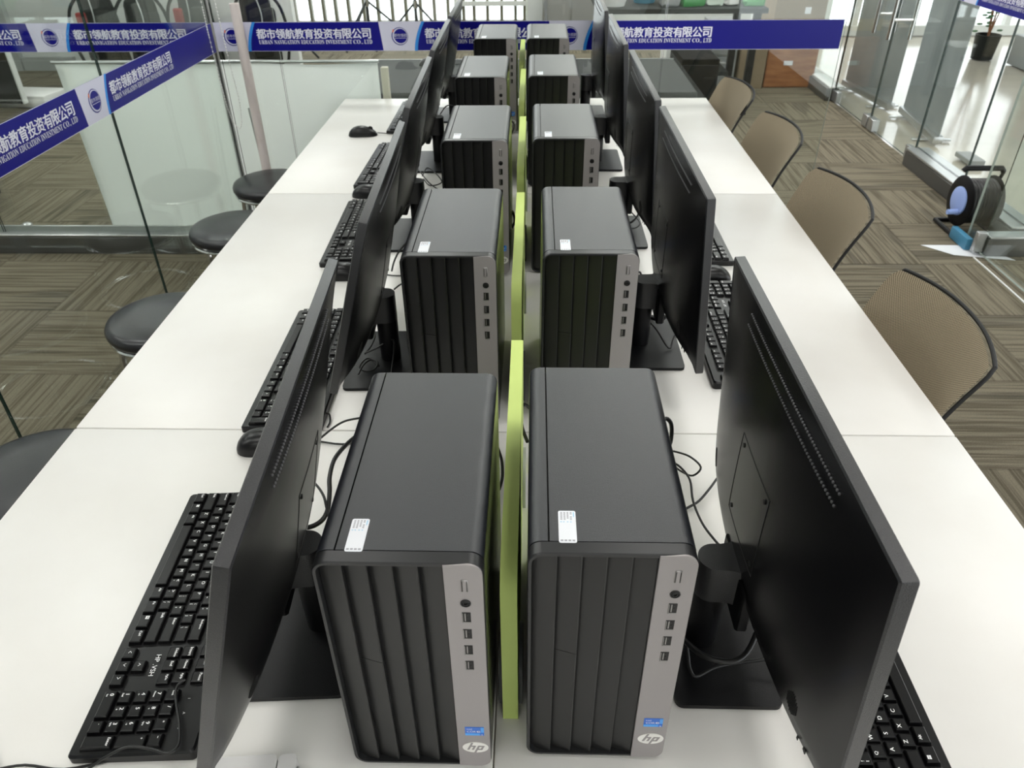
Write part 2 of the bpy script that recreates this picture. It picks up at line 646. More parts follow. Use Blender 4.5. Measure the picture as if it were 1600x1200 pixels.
# glazed far wall: posts, rails, sill
def window_bay(name, x0, x1, y, xs, wpost, mt, z0=.03, z1=2.6, dep=.08):
    b = MB()
    b.box(((x0 + x1) / 2, y, z0 / 2 + .0), (x1 - x0, dep + .04, z0))
    b.box(((x0 + x1) / 2, y, (z1 + 2.8) / 2), (x1 - x0, dep, 2.8 - z1))
    for x in xs:
        b.box((x, y, (z0 + z1) / 2), (wpost, dep, z1 - z0))
    return struct(b.build(name, mt, smooth=False))

# unseen ceiling light panels; extras added to brighten back, left, corridor and camera end
k = 0
for (x, y) in ((-.95, -2.3), (.75, -2.3), (-.95, -1.2), (.75, -1.2), (-.95, .5), (.75, .5), (-.95, 2.3), (.75, 2.3), (2.0, .9), (-2.4, .8), (-4.0, .8), (-2.4, 2.6), (-4.0, 2.6), (-4.2, 4.8), (-2.4, 4.8), (-.8, 4.6), (.8, 4.6), (2.0, 4.6), (-4.2, 6.6), (-2.4, 6.4), (-.8, 6.2), (.8, 6.2), (2.0, 6.2), (-1.2, 7.8), (.4, 7.8), (1.8, 7.8), (-.8, 9.3), (.8, 9.3), (3.7, 3.6), (3.7, 6.6)):
    t = thing('ceiling_light', 'unseen square white LED panel in the ceiling, placed to light the rooms', 'ceiling light', (x, y, 2.80), 0, 'LED panels in the ceiling')
    MB().box((0, 0, -.012), (.62, .62, .02)).build('frame', 'white_metal', t, smooth=False)
    MB().box((0, 0, -.0245), (.58, .58, .004)).build('diffuser', 'light_panel' if y < YB and x > XL else 'light_panel_back', t, smooth=False)

# ------------------------------------------------------------------ glass partitions
def pane(name, a, b, z0, z1, th=.008, edge=True, light=False):
    """vertical glass pane from plan point a to b"""
    a, b = Vector((*a, 0)), Vector((*b, 0))
    d = (b - a)
    ln = d.length
    d.normalize()
    n = Vector((-d.y, d.x, 0))
    B = MB()
    P = [a + n * th / 2, b + n * th / 2, b - n * th / 2, a - n * th / 2]
    lo = [B.bm.verts.new((p.x, p.y, z0)) for p in P]
    hi = [B.bm.verts.new((p.x, p.y, z1)) for p in P]
    for i in range(4):
        j = (i + 1) % 4
        f = B.bm.faces.new((lo[i], lo[j], hi[j], hi[i]))
        f.material_index = 0 if i in (0, 2) else 1
    for f in (B.bm.faces.new(lo[::-1]), B.bm.faces.new(hi)):
        f.material_index = 1
    return struct(B.build(name, ['glass', 'glass_edge_light' if light else 'glass_edge'], smooth=False))
GZ = 2.78
# back partition, panes end at the doorway (x 1.34) and start again at 2.33
for i, (x0, x1) in enumerate(((-5.2, -3.85), (-3.84, -2.62), (-2.61, -1.355), (-1.325, -1.07), (-1.064, -.24), (-.234, .59), (.596, 1.345), (2.25, 2.46))):
    pane('window_%d' % (i + 1), (x0, YB), (x1, YB), .10 if x1 < -1.3 or x0 > 2 else .02, GZ, light=i in (4, 5, 6))
for i, (y0, y1) in enumerate(((-2.9, -1.9), (-1.89, -.95), (-.94, .0), (.004, .95), (.954, 1.547), (1.551, 2.486), (2.490, 3.455))):
    pane('window_%d' % (i + 9), (XL, y0), (XL, y1), .02, GZ)
for i, (y0, y1) in enumerate(((3.55, 4.2), (4.21, 4.838), (6.41, 7.4), (7.41, 8.6))):
    pane('window_%d' % (i + 16), (XR, y0), (XR, y1), .11, GZ)
# base rails
def base_rail(name, c, d):
    b = MB().box(c, d, .004, 1)
    return b
rl = MB()
rl.box((-3.28, YB, .045), (3.84, .07, .09), .003, 1, mi=1)
rl.box((-3.28, YB, .098), (3.84, .074, .012), .003, 1, mi=0)
rl.box((-3.28, YB + .022, .115), (3.84, .01, .03), .002, 1, mi=0)
struct(rl.build('baseboard_back.001', ['alu', 'rail_dark']))
rl = MB().box((2.357, YB, .045), (.21, .07, .09), .003, 1, mi=1).box((2.357, YB, .098), (.21, .076, .012), .003, 1)
struct(rl.build('baseboard_back.002', ['alu', 'rail_dark']))
rl = MB().box((-.26, YB, .012), (2.12, .03, .024), .002, 1)
struct(rl.build('baseboard_back.003', ['alu']))
rl = MB().box((XL, .25, .012), (.03, 6.4, .024), .002, 1)
struct(rl.build('baseboard_left', ['alu']))
rl = MB().box((XR - .02, 4.19, .045), (.10, 1.28, .09), .004, 1, mi=1).box((XR, 4.19, .1), (.14, 1.28, .014), .003, 1)
rl.box((XR - .02, 7.5, .05), (.1, 2.2, .1), .004, 1, mi=1).box((XR + .01, 7.5, .105), (.12, 2.2, .014), .003, 1, mi=2)
struct(rl.build('baseboard_right', ['alu', 'rail_dark', 'white_metal']))
# corner trim of the left and back partitions
struct(MB().box((XL - .002, YB - .005, 1.4), (.018, .02, 2.78), .003, 1).build('trim_3', 'alu'))
# pale strip standing in for the glass leaf's reflection along the carpet
struct(MB().box((2.2, 2.55, .002), (.008, 1.75, .004)).build('leaf_reflection', 'white_metal', smooth=False))

# doorway in the back partition: glass leaf swung open, and double glass door to the corridor
def glass_door(name, a, b, hinge_left):
    o = pane(name, a, b, .014, 2.3, .012)
    return o
def patch(parent, name, c, d):
    return MB().box(c, d, .003, 1).build(name, 'alu', parent)
d1 = pane('door_1', (2.238, 3.595), (2.238, 2.42), .014, 2.3, .012, light=True)
patch(d1, 'patch_fitting', (2.238, 2.46, .05), (.03, .07, .09))
struct(MB().box((2.226, YB - .002, .066), (.046, .03, .10), .003, 1).build('trim_6', 'alu'))
d2 = pane('door_2', (XR, 4.85), (XR, 5.605), .014, 2.3, .012)
d3 = pane('door_3', (XR, 5.615), (XR, 6.395), .014, 2.3, .012)
for d, y in ((d2, 4.90), (d3, 6.35)):
    patch(d, 'patch_fitting', (XR, y, .05), (.035, .11, .08))
for d, y in ((d2, 5.55), (d3, 5.66)):
    patch(d, 'lock_fitting', (XR, y, .05), (.05, .09, .08))
for d, y in ((d2, 5.50), (d3, 5.76)):
    h = MB()
    for sx in (-1, 1):
        h.cyl((XR + sx * .07, y, .62), .014, .95, 14)
        for z in (.74, 1.45):
            h.cyl((XR + (0 if sx > 0 else -.07), y, z), .010, .07, 12, axis='X')
    h.build('door_handle', 'chrome', d)

# ------------------------------------------------------------------ banner strips on the glass
CN = '\u90fd\u5e02\u9886\u822a\u6559\u80b2\u6295\u8d44\u6709\u9650\u516c\u53f8'
def serif(t):
    return ''.join(chr(0x1D400 + ord(ch) - 65) if 'A' <= ch <= 'Z' else ch for ch in t)
EN = [serif(w) for w in ('URBAN', 'NAVIGATION', 'EDUCATION', 'INVESTMENT')]
def banner(label, origin, xd, nd, length, logos, z0=.945, h=.115, first_text=None):
    """strip along xd from origin (plan), facing nd; logos = positions of emblems along it"""
    xd, nd, o = Vector((*xd, 0)), Vector((*nd, 0)), Vector((*origin, 0))
    up = Vector((0, 0, 1))
    def P(u, v, d=0.0):
        return o + xd * u + up * (z0 + v) + nd * d
    t = thing('banner_strip', label, 'banner')
    B = MB()
    B.poly_prism([P(0, 0, .0005), P(length, 0, .0005), P(length, h, .0005), P(0, h, .0005)], nd * .0012)
    B.poly_prism([P(0, h - .0012, .0017), P(length, h - .0012, .0017), P(length, h, .0017), P(0, h, .0017)], nd * .0004, mi=1)
    B.poly_prism([P(0, 0, .0017), P(length, 0, .0017), P(length, .0012, .0017), P(0, .0012, .0017)], nd * .0004, mi=1)
    B.build('backing', ['blue', 'banner_white'], t, smooth=False)
    cl = lambda u: min(max(u, 0), length)
    for lx in logos:
        def arc(off):
            pts = []
            for i in range(9):
                v = h * i / 8
                pts.append((lx + .062 + .036 * (i / 8) ** 1.7 + off, v))
            return pts
        left = [(lx - .085, h), (lx - .073, 0)] if lx > .1 else [(cl(lx - .2), h), (cl(lx - .2), 0)]
        out = left + arc(0)
        B = MB()
        B.poly_prism([P(cl(u), v, .0017) for u, v in out], nd * .0005)
        a1, a2 = arc(0), arc(.013)
        B.poly_prism([P(cl(u), v, .0017) for u, v in a1 + a2[::-1]], nd * .0006, mi=1)
        B.build('pale_panel', ['banner_white', 'banner_cyan'], t, smooth=False)
        E_ = MB()
        cen = (lx + .002, h * .50)
        def disc(r, d, mi, dx=0, dy=0):
            E_.poly_prism([P(cl(cen[0] + dx + r * math.cos(a)), cen[1] + dy + r * math.sin(a), d) for a in [2 * PI * i / 28 for i in range(28)]], nd * .0004, mi=mi)
        disc(.0355, .0022, 0)
        disc(.0325, .0026, 1, .0012, .0006)
        disc(.0285, .0030, 0, .003, .001)
        E_.poly_prism([P(cl(cen[0] - .031), cen[1] + .016, .0031), P(cl(cen[0] - .026), cen[1] + .016, .0031), P(cl(cen[0] - .023), cen[1] + .026, .0031), P(cl(cen[0] - .028), cen[1] + .028, .0031)], nd * .0003, mi=2)
        if .03 < lx < length - .03:
            E_.fit_text('\u90fd\u5e02\u9886\u822a', P(cen[0] + .003, cen[1] + .004, .0036), xd, up, height=.0135, mi=1)
            E_.poly_prism([P(cen[0] - .022, cen[1] - .008, .0034), P(cen[0] + .027, cen[1] - .008, .0034), P(cen[0] + .027, cen[1] - .0065, .0034), P(cen[0] - .022, cen[1] - .0065, .0034)], nd * .0002, mi=1)
        E_.build('emblem', ['blue', 'banner_white', 'orange_red'], t, smooth=False)
    texts = [lx + .11 for lx in logos]
    if first_text is not None:
        texts = [first_text] + texts
    for tx in texts:
        B = MB()
        for i, chx in enumerate(CN):
            u = tx + .0411 * i
            if u < 0 or u + .04 > length:
                continue
            for q, (du, dv) in enumerate(((0, 0), (.0013, 0), (-.0013, 0), (0, .0007), (0, -.0007))):   # overprinted for weight
                B.fit_text(chx, P(u + .0200 + du, h - .046 + dv, .0022 + q * .00004), xd, up, height=.039, mi=0)
        u = tx + .004
        for w, wd in zip(EN, (.060, .110, .100, .113)):
            if u > 0 and u + wd < length:
                B.fit_text(w, P(u + wd / 2, h - .0785, .0022), xd, up, height=.0165, width=wd, offset=.0)
            u += wd + .0065
        if u > 0 and u + .09 < length:
            B.fit_text(serif('CO') + '.,', P(u + .02, h - .0795, .0022), xd, up, height=.0185, width=.04)
            B.fit_text(serif('LTD'), P(u + .064, h - .0785, .0022), xd, up, height=.0165, width=.034)
        if len(B.bm.verts):
            B.build('lettering', 'lettering', t, smooth=False)
    return t
banner('long blue company banner across the glass behind the white desks', (XL + .012, YB - .0065), (1, 0), (0, -1), 2.662, [.07, .793, 1.516])
banner('blue company banner across the glass beyond the left partition', (-3.6, YB - .0065), (1, 0), (0, -1), 2.245, [.819, 1.545], first_text=.205)
banner('slanting blue company banner on the glass beside the black stools', (XL + .0065, -1.2), (0, 1), (1, 0), 4.645, [2.145, 2.869, 3.593])
banner('blue company banner on the corridor glass at upper right', (XR - .0065, 5.35), (0, -1), (-1, 0), 1.75, [.64, 1.364])

# ================================================================== desks
YS = [-.145, 1.068, 2.272, 3.45]
def make_desk(y0, y1, side, label):
    ln = y1 - y0
    t = thing('desk', label, 'desk', (side * .4, (y0 + y1) / 2, 0), 0, 'white bench desks')
    w = .7988
    MB().box((0, 0, T - .0125), (w, ln - .0025, .025), .0025, 2).build('desktop', 'table', t)
    for sy in (-1, 1):
        MB().box((-side * .22, sy * (ln / 2 - .06), (T - .025) / 2), (.05, .05, T - .025), .004, 1).build('leg', 'steel_leg', t)
    MB().box((0, 0, T - .05), (.5, ln - .18, .03), .003, 1).build('frame_rail', 'steel_leg', t)
    return t
where = ['front', 'middle', 'far']
for i in range(3):
    for side, sn in ((-1, 'stool'), (1, 'mesh chair')):
        make_desk(YS[i], YS[i + 1], side, {
            (0, -1): 'white desk nearest the camera on the stool side, under the big keyboard',
            (0, 1): 'white desk nearest the camera on the tan chair side',
            (1, -1): 'middle white desk on the stool side, holding the second and third keyboards',
            (1, 1): 'middle white desk on the tan chair side, beside the two nearest chairs',
            (2, -1): 'far white desk on the stool side, with a loose mouse, against the glass',
            (2, 1): 'far white desk on the tan chair side, against the glass'}[(i, side)])

# ================================================================== green dividers
def make_divider():
    t = thing('desk_divider', 'x', 'desk divider', (0, 0, 0), 0, 'lime green dividers between the computers')
    ln, h, r = .475, .248, .035
    out = [(0, 0), (ln, 0)]
    for (cx, a0) in ((ln - .012, 0), ):
        pass
    n = 6
    out += [(ln - .01 + .01 * math.cos(PI / 2 * i / n), h - .01 + .01 * math.sin(PI / 2 * i / n)) for i in range(n + 1)]
    out += [(r + r * math.cos(PI / 2 + PI / 2 * i / n), h - r + r * math.sin(PI / 2 + PI / 2 * i / n)) for i in range(n + 1)]
    MB().poly_prism([(-.009, y, z) for y, z in out], (.018, 0, 0)).build('panel', 'green', t, ang=50)
    for y in (.06, .40):
        B = MB()
        for sx in (-1, 1):
            pts = [(sx * .0095, y - .04, .0), (sx * .0095, y + .04, 0)]
            pts += [(sx * .0095, y + .04 * math.cos(a), .045 + .035 * math.sin(a)) for a in [PI * i / 10 for i in range(11)]]
            B.poly_prism(pts, (sx * .0045, 0, 0), mi=0)
            B.box((sx * .0112, y, .003), (.0045, .07, .006), mi=0)
        B.build('clamp', 'clamp' if y < .2 else 'clamp_light', t)
    return t
dv = make_divider()
DLAB = ['lime green divider nearest the camera, between the two front towers', 'second lime green divider from the camera, between the second pair of towers',
        'third lime green divider, between the middle pair of towers', 'fourth lime green divider, second from the back glass', 'smallest looking lime green divider, nearest the back glass']
for i, (x, y) in enumerate(((.018, .512), (.013, 1.145), (.010, 1.762), (.003, 2.385), (-.006, 2.945))):
    if i == 0:
        dv.location = (x, y, T)
        dv['label'] = DLAB[0]
    else:
        dup(dv, (x, y, T), 0, DLAB[i])

# ================================================================== computer towers
TW, TH, TD = .155, .337, .303
def make_tower():
    t = thing('computer_tower', 'x', 'computer tower', (0, 0, 0), 0, 'black computer towers in two rows')
    z0, z1 = .005, TH
    zc = (z0 + z1) / 2
    hh = z1 - z0
    out = rrect(TW, hh, .013, 6, 0, zc)
    seam = -TW / 2 + .0195
    def clip(pts, xlim, keep):
        res = []
        n = len(pts)
        for i in range(n):
            a, b = pts[i], pts[(i + 1) % n]
            ina, inb = (a[0] <= xlim) == keep, (b[0] <= xlim) == keep
            if ina:
                res.append(a)
            if ina != inb:
                tt = (xlim - a[0]) / (b[0] - a[0])
                res.append((xlim, a[1] + (b[1] - a[1]) * tt))
        return res
    A = clip(out, seam - .0008, True)
    Bp = clip(out, seam + .0008, False)
    y0 = .0155
    B = MB().poly_prism([(x, y0, z) for x, z in Bp], (0, TD - y0, 0), mi=0)
    B.box((0, .16, zc), (TW - .01, .28, hh - .01), mi=1)
    for f in B.bm.faces:
        if f.material_index == 0 and abs(f.normal.x) > .98 and f.calc_area() > .01:
            f.material_index = 2
    B.bm.normal_update()
    for f in B.bm.faces:
        if abs(f.normal.x) > .98 and f.material_index == 0:
            f.material_index = 2
    B.build('case', ['case', 'dark', 'case_side'], t, ang=30)
    B = MB().poly_prism([(x, y0, z) for x, z in A], (0, TD - y0, 0))
    B.bm.normal_update()
    for f in B.bm.faces:
        if abs(f.normal.x) > .98:
            f.material_index = 1
    B.build('side_panel', ['case', 'case_side'], t, ang=30)
    # bezel: outer shell and inner lip
    xs = .0415
    B = MB()
    o2 = rrect(TW, hh, .014, 6, 0, zc)
    inn = rrect(TW - .0075, hh - .0075, .0105, 6, 0, zc)
    n = len(o2)
    rings = []
    for (pts, y) in ((o2, .0145), (o2, .0015), ([(p[0] * .988, zc + (p[1] - zc) * .994) for p in o2], 0), (inn, .0), (inn, .0115)):
        rings.append([B.bm.verts.new((p[0], y, p[1])) for p in pts])
    for R1, R2 in zip(rings, rings[1:]):
        for i in range(n):
            B.bm.faces.new((R1[i], R1[(i + 1) % n], R2[(i + 1) % n], R2[i]))
    B.bm.faces.new(rings[0])
    B.bm.faces.new(rings[-1][::-1])
    B.build('bezel', ['bezel'], t, ang=30)
    # louvered panel: five slats, each stepping forward towards its right edge
    B = MB()
    xl, zl, zh = -TW / 2 + .0042, z0 + .0042, z1 - .0042
    wS = (xs - xl) / 5
    for i in range(5):
        a, b = xl + wS * i, xl + wS * (i + 1)
        spans = [(zl, zh)] if i != 1 else [(zl, .1885), (.1893, zh)]
        for (za, zb) in spans:
            B.poly_prism([(a, .0085, za), (b - .0012, .0022, za), (b, .0026, za), (b, .0112, za), (a, .0112, za)], (0, 0, zb - za))
    B.build('louvered_panel', 'louver', t, smooth=False)
    # silver control panel with rounded right corners
    w = TW / 2 - xs
    pts = [(xs, z0 + .0012), ]
    for (sz, a0) in ((-1, -PI / 2), (1, 0)):
        cz = zc + sz * (hh / 2 - .0135)
        for i in range(7):
            a = a0 + PI / 2 * i / 6
            pts.append((TW / 2 - .0142 + .0134 * math.cos(a), cz + .0134 * math.sin(a)))
    pts.append((xs, z1 - .0012))
    B = MB().poly_prism([(x, .009, z) for x, z in pts], (0, -.0098, 0))
    B.build('control_panel', 'silver', t, ang=30)
    yF = -.0008
    xc = .060
    B = MB().box((xc, yF, .3095), (.0062, .0016, .0165), .0006, 1, mi=0).box((xc, yF - .0004, .3095), (.0034, .0016, .0145), .0003, 1, mi=1)
    B.box((xc - .0022, yF - .0007, .3095), (.0006, .001, .0135), mi=2).box((xc + .0022, yF - .0007, .3095), (.0006, .001, .0135), mi=2)
    B.build('power_button', ['port_grey', 'silver', 'dark'], t)
    B = MB().lathe([(.0050, -.0002), (.0050, -.0010), (.0040, -.0012), (.0036, -.0004)], (xc, yF, .286), 20, 1, 'Y')
    B.lathe([(.0036, -.0004), (.0027, -.0011), (.0018, -.0011), (.0017, -.0002), (0, -.0002)], (xc, yF, .286), 20, 0, 'Y')
    B.build('audio_jack', ['dark', 'louver'], t)
    for i, z in enumerate((.2655, .2410, .2165, .1920)):
        B = MB().box((xc, yF - .0001, z), (.0082, .0006, .0142), mi=0)
        B.box((xc - .0012, yF - .0005, z + .0008), (.0011, .0006, .0105), mi=1)
        B.box((xc + .0004, yF - .0005, z - .0062), (.0070, .0006, .0006), mi=1)
        B.box((xc - .0036, yF - .0005, z), (.0006, .0006, .0125), mi=1)
        B.box((xc + .0012, yF - .0004, z + .004), (.0010, .0006, .003), mi=2).box((xc + .0012, yF - .0004, z - .001), (.0010, .0006, .003), mi=2)
        B.build('usb_port', ['dark', 'port_grey', 'louver'], t)
    # chip sticker
    B = MB().box((xc + .0005, yF - .0001, .0755), (.0205, .0008, .0150), mi=0)
    B.box((xc + .0005, yF - .0006, .0700), (.0205, .0004, .0040), mi=1).box((xc + .0090, yF - .0006, .0785), (.0035, .0004, .0090), mi=1)
    X, Z = (1, 0, 0), (0, 0, 1)
    B.fit_text('intel', (xc - .0050, yF - .0010, .0805), X, Z, height=.0024, mi=2)
    B.fit_text('C\u039fR', (xc - .0028, yF - .0010, .0757), X, Z, height=.0033, width=.0098, mi=2)
    B.fit_text('e', (xc + .0048, yF - .0010, .0757), X, Z, height=.0033, width=.0040, mi=2)
    B.box((xc + .0084, yF - .0008, .0702), (.0044, .0004, .0034), mi=0)
    B.fit_text('i5', (xc + .0084, yF - .0012, .0702), X, Z, height=.0022, mi=2)
    B.build('processor_sticker', ['chip_blue', 'chip_light', 'ink_white'], t, smooth=False)
    # hp oval: white disc with grey slanted letters
    B = MB()
    B.poly_prism([(xc + .0005 + .0143 * math.cos(a), yF - .0001, .0440 + .0100 * math.sin(a)) for a in [2 * PI * i / 40 for i in range(40)]], (0, -.0006, 0), mi=0)
    sl = .36
    def bar(x, za, zb, w=.0021):
        B.poly_prism([(xc + x - w / 2 + sl * (za - .044), yF - .0008, za), (xc + x + w / 2 + sl * (za - .044), yF - .0008, za), (xc + x + w / 2 + sl * (zb - .044), yF - .0008, zb), (xc + x - w / 2 + sl * (zb - .044), yF - .0008, zb)], (0, -.0003, 0), mi=1)
    bar(-.0062, .0400, .0533, .0023)
    bar(-.0012, .0400, .0472, .0023)
    B.poly_prism([(xc - .0060 + sl * .0018, yF - .0009, .0462), (xc - .0002 + sl * .0018, yF - .0009, .0462), (xc - .0004 + sl * .0034, yF - .0009, .0478), (xc - .0056 + sl * .0034, yF - .0009, .0478)], (0, -.0003, 0), mi=1)
    bar(.0033, .0342, .0478, .0023)
    bar(.0082, .0402, .0476, .0023)
    for zz in (.0400, .0462):
        B.poly_prism([(xc + .0034 + sl * (zz - .044), yF - .0009, zz), (xc + .0088 + sl * (zz - .044), yF - .0009, zz), (xc + .0088 + sl * (zz - .0424), yF - .0009, zz + .0016), (xc + .0034 + sl * (zz - .0424), yF - .0009, zz + .0016)], (0, -.0003, 0), mi=1)
    B.build('logo', ['logo_white', 'silver'], t, smooth=False)
    # label on the lid: print rows only
    B = MB()
    B.poly_prism([(x, y, TH + .0001) for x, y in rrect(.0165, .041, .002, 4, -.0405, .0335)], (0, 0, .0004), mi=0)
    zt = TH + .0006
    for cx in (-.0458, -.0428, -.0398, -.0368):
        for cy in (.0515, .0497, .0479, .0461, .0443, .0425):
            if random.random() < .88:
                B.box((cx, cy, zt), (.0017, .0010, .0001), mi=1)
    B.box((-.0342, .0490, zt), (.0010, .0060, .0001), mi=2)
    for cx in (-.0462, -.0436, -.0400, -.0370):
        B.box((cx, .0393, zt), (.0014, .0010, .0001), mi=2)
    for cx in (-.0460, -.0424, -.0388, -.0352):
        B.box((cx, .0158, zt), (.0025, .0018, .0001), mi=1)
    B.build('label', ['sticker', 'print', 'print_blue'], t, smooth=False)
    for sx in (-1, 1):
        for y in (.03, .27):
            MB().cyl((sx * .055, y, 0), .009, .006, 12).build('foot', 'rubber', t)
    return t
tower = make_tower()
LT = [(-.079, .452), (-.095, 1.088), (-.094, 1.696), (-.117, 2.314), (-.101, 2.910)]
RT = [(.115, .466), (.134, 1.098), (.115, 1.710), (.100, 2.330), (.090, 2.914)]
TLAB_L = ['black computer tower nearest the camera, left of the first lime divider', 'second black computer tower in the stool side row, behind the nearest one',
          'middle black computer tower of the stool side row', 'fourth black computer tower of the stool side row, last but one before the glass', 'last black computer tower of the stool side row, before the back banner']
TLAB_R = ['black computer tower nearest the camera, right of the first lime divider', 'second black computer tower in the tan chair side row, behind the nearest one',
          'middle black computer tower of the tan chair side row', 'fourth black computer tower of the tan chair side row, last but one before the glass', 'last black computer tower of the tan chair side row, before the banner emblem']
first = True
for P, LB in ((LT, TLAB_L), (RT, TLAB_R)):
    for (x, y), lb in zip(P, LB):
        if first:
            tower.location = (x, y, T)
            tower['label'] = lb
            first = False
        else:
            dup(tower, (x, y, T), 0, lb)

# ================================================================== monitors
def make_monitor(tilt, name_label, dep=.065):
    """screen faces +X, base centre at origin"""
    t = thing('monitor', name_label, 'monitor', (0, 0, 0), 0, 'black monitors back to back with the towers')
    Wd, Hh = .540, .322
    R = Matrix.Rotation(-tilt, 3, 'Y')     # top leans towards -X
    piv = Vector((dep, 0, .105))
    def X(p):
        return piv + R @ Vector(p)
    # local panel coords: x depth (0 = front), y across, z up from bottom
    B = MB()
    fr = .014
    # side frame ring (rounded box shell)
    def back_depth(u, v):      # u -1..1, v 0..1
        e = max(0.0, 1 - abs(u) ** 2.1) * max(0.0, 1 - abs(v * 2 - .86) ** 3.0 / 1.6)
        return fr + .037 * min(1, e) ** .8 * (1.08 - .62 * v)
    nu, nv = 30, 18
    V = B.grid(lambda a, b: X((-max(fr, back_depth(a * 2 - 1, b)) if 0 < a < 1 and 0 < b < 1 else -fr, (a - .5) * (Wd - .006), .003 + b * (Hh - .006))), nu, nv)
    B.build('rear_cover', 'rear_black', t, ang=60)
    B = MB()
    outb = [(-.0, ), ]
    o1 = rrect(Wd, Hh, .003, 2, 0, Hh / 2)
    o2 = rrect(Wd - .005, Hh - .005, .002, 2, 0, Hh / 2)
    n = len(o1)
    rings = [[B.bm.verts.new(X((x, p[0], p[1]))) for p in pts] for pts, x in ((o2, -fr - .0006), (o1, -fr + .0008), (o1, -.001), (o2, .0))]
    for A_, B_ in zip(rings, rings[1:]):
        for i in range(n):
            B.bm.faces.new((A_[i], A_[(i + 1) % n], B_[(i + 1) % n], B_[i]))
    B.bm.faces.new(rings[-1])
    # seam line between frame and cover
    B.build('frame', 'black_top', t, ang=25)
    B = MB()
    q = rrect(Wd - .016, Hh - .026, .001, 1, 0, Hh / 2 + .005)
    B.poly_prism([X((.0003, y, z)) for y, z in q], R @ Vector((.0006, 0, 0)))
    B.build('screen', 'gloss_black', t, smooth=False)
    # two rows of vent holes along the top of the cover, square speaker grilles low down
    B = MB()
    for zz in (Hh - .0165, Hh - .0300):
        B.poly_prism([X((-back_depth(0, zz / Hh) * 0 - fr - .0000, y, z)) for y, z in ((-.163, zz - .0022), (.147, zz - .0022), (.147, zz + .0022), (-.163, zz + .0022))], R @ Vector((-.0008, 0, 0)), mi=0)
    def on_back(y, z):
        u, v = (y / (Wd - .006)) * 2, (z - .003) / (Hh - .006)
        return -max(fr, back_depth(u, v))
    for zz in (Hh - .0165, Hh - .0300):
        for k in range(63):
            y = -.161 + .306 * k / 62
            d = on_back(y, zz)
            B.box(X((d - .0004, y, zz)), (.0014, .0019, .0019), mi=1)  # grey dots painted for the glints of light inside the vent holes
    B.build('vent_grille', ['dark', 'vent_glint'], t, smooth=False)
    # rows lie on the curved cover: recess strips follow it
    B = MB()
    for k in range(9):
        for j in range(12):
            a, b = (k - 4) / 4.5, (j - 5.5) / 6
            if a * a + b * b > 1:
                continue
            y, z = -.19 + .010 * a, .050 + .016 * b
            B.box(X((on_back(y, z) - .0003, y, z)), (.0010, .0011, .0013), mi=0)
    B.build('speaker_grille', ['dark'], t, smooth=False)
    B = MB()
    for k in range(9):
        for j in range(12):
            a, b = (k - 4) / 4.5, (j - 5.5) / 6
            if a * a + b * b > 1:
                continue
            y, z = .19 + .010 * a, .050 + .016 * b
            B.box(X((on_back(y, z) - .0003, y, z)), (.0010, .0011, .0013), mi=0)
    B.build('speaker_grille', ['dark'], t, smooth=False)
    B = MB()
    B.box(X((on_back(-.222, .020) - .0003, -.222, .020)), (.0009, .006, .005), mi=0)
    B.box(X((on_back(-.208, .018) - .0003, -.208, .018)), (.0009, .003, .004), mi=0)
    B.build('lock_slot', ['dark'], t, smooth=False)
    # square mounting cover: outline groove and four screws
    B = MB()
    yc, zc, hs = 0.0, .142, .0575
    for (a, b, c, d) in ((-hs, -hs, hs, -hs), (hs, -hs, hs, hs), (hs, hs, -hs, hs), (-hs, hs, -hs, -hs)):
        m = 6
        for i in range(m):
            p0 = (yc + a + (c - a) * i / m, zc + b + (d - b) * i / m)
            p1 = (yc + a + (c - a) * (i + 1) / m, zc + b + (d - b) * (i + 1) / m)
            B.tube([X((on_back(*p0) - .0001, *p0)), X((on_back(*p1) - .0001, *p1))], .00045, 5)
    for sy in (-1, 1):
        for sz in (-1, 1):
            p = (yc + sy * .047, zc + sz * .047)
            c = X((on_back(*p), *p))
            B.cyl((c.x - .0010, c.y, c.z), .0030, .0015, 10, axis='X')
    B.build('mount_cover', 'dark', t)
    # stand: round column with flat cap, arm, base plate
    B = MB()
    zt = .155
    prof = rrect(.050, .050, .0235, 8)
    pts = []
    for i in range(19):
        a = PI / 2 + PI * i / 18
        pts.append((.0215 * math.cos(a), .0215 * math.sin(a)))
    pts += [(.010, -.0215), (.020, -.0235), (.028, -.029), (.038, -.031), (.038, .031), (.028, .029), (.020, .0235), (.010, .0215)]
    B.poly_prism([(x, y, .098) for x, y in pts], (0, 0, zt - .098), mi=0)
    B.build('stand_head', ['black_top'], t, ang=40)
    MB().lathe([(.0205, .007), (.0213, .12)], (0, 0, 0), 28).build('stand_column', 'stand_black', t)
    MB().box((.031, 0, .112), (.016, .10, .070), .003, 1).build('stand_arm', 'black', t)
    B = MB()
    B.poly_prism([(x, y, .0012) for x, y in rrect(.130, .218, .010, 5, .018, .006)], (0, 0, .0063))
    B.build('stand_base', 'stand_black', t)
    return t
monR = make_monitor(math.radians(4.2), 'x', .075)
monL = make_monitor(math.radians(16), 'x', .065)
MLAB_R = ['largest looking black monitor on the tan chair side, nearest the camera', 'second black monitor from the camera on the tan chair side', 'middle black monitor on the tan chair side',
          'fourth black monitor from the camera on the tan chair side', 'last black monitor on the tan chair side, by the back banner']
MLAB_L = ['black monitor nearest the camera on the stool side, over the big keyboard', 'second black monitor from the camera on the stool side', 'middle black monitor on the stool side',
          'fourth black monitor from the camera on the stool side', 'last black monitor on the stool side, by the back banner']
MR = [(.265, .632), (.268, 1.374), (.266, 1.960), (.258, 2.580), (.250, 3.185)]
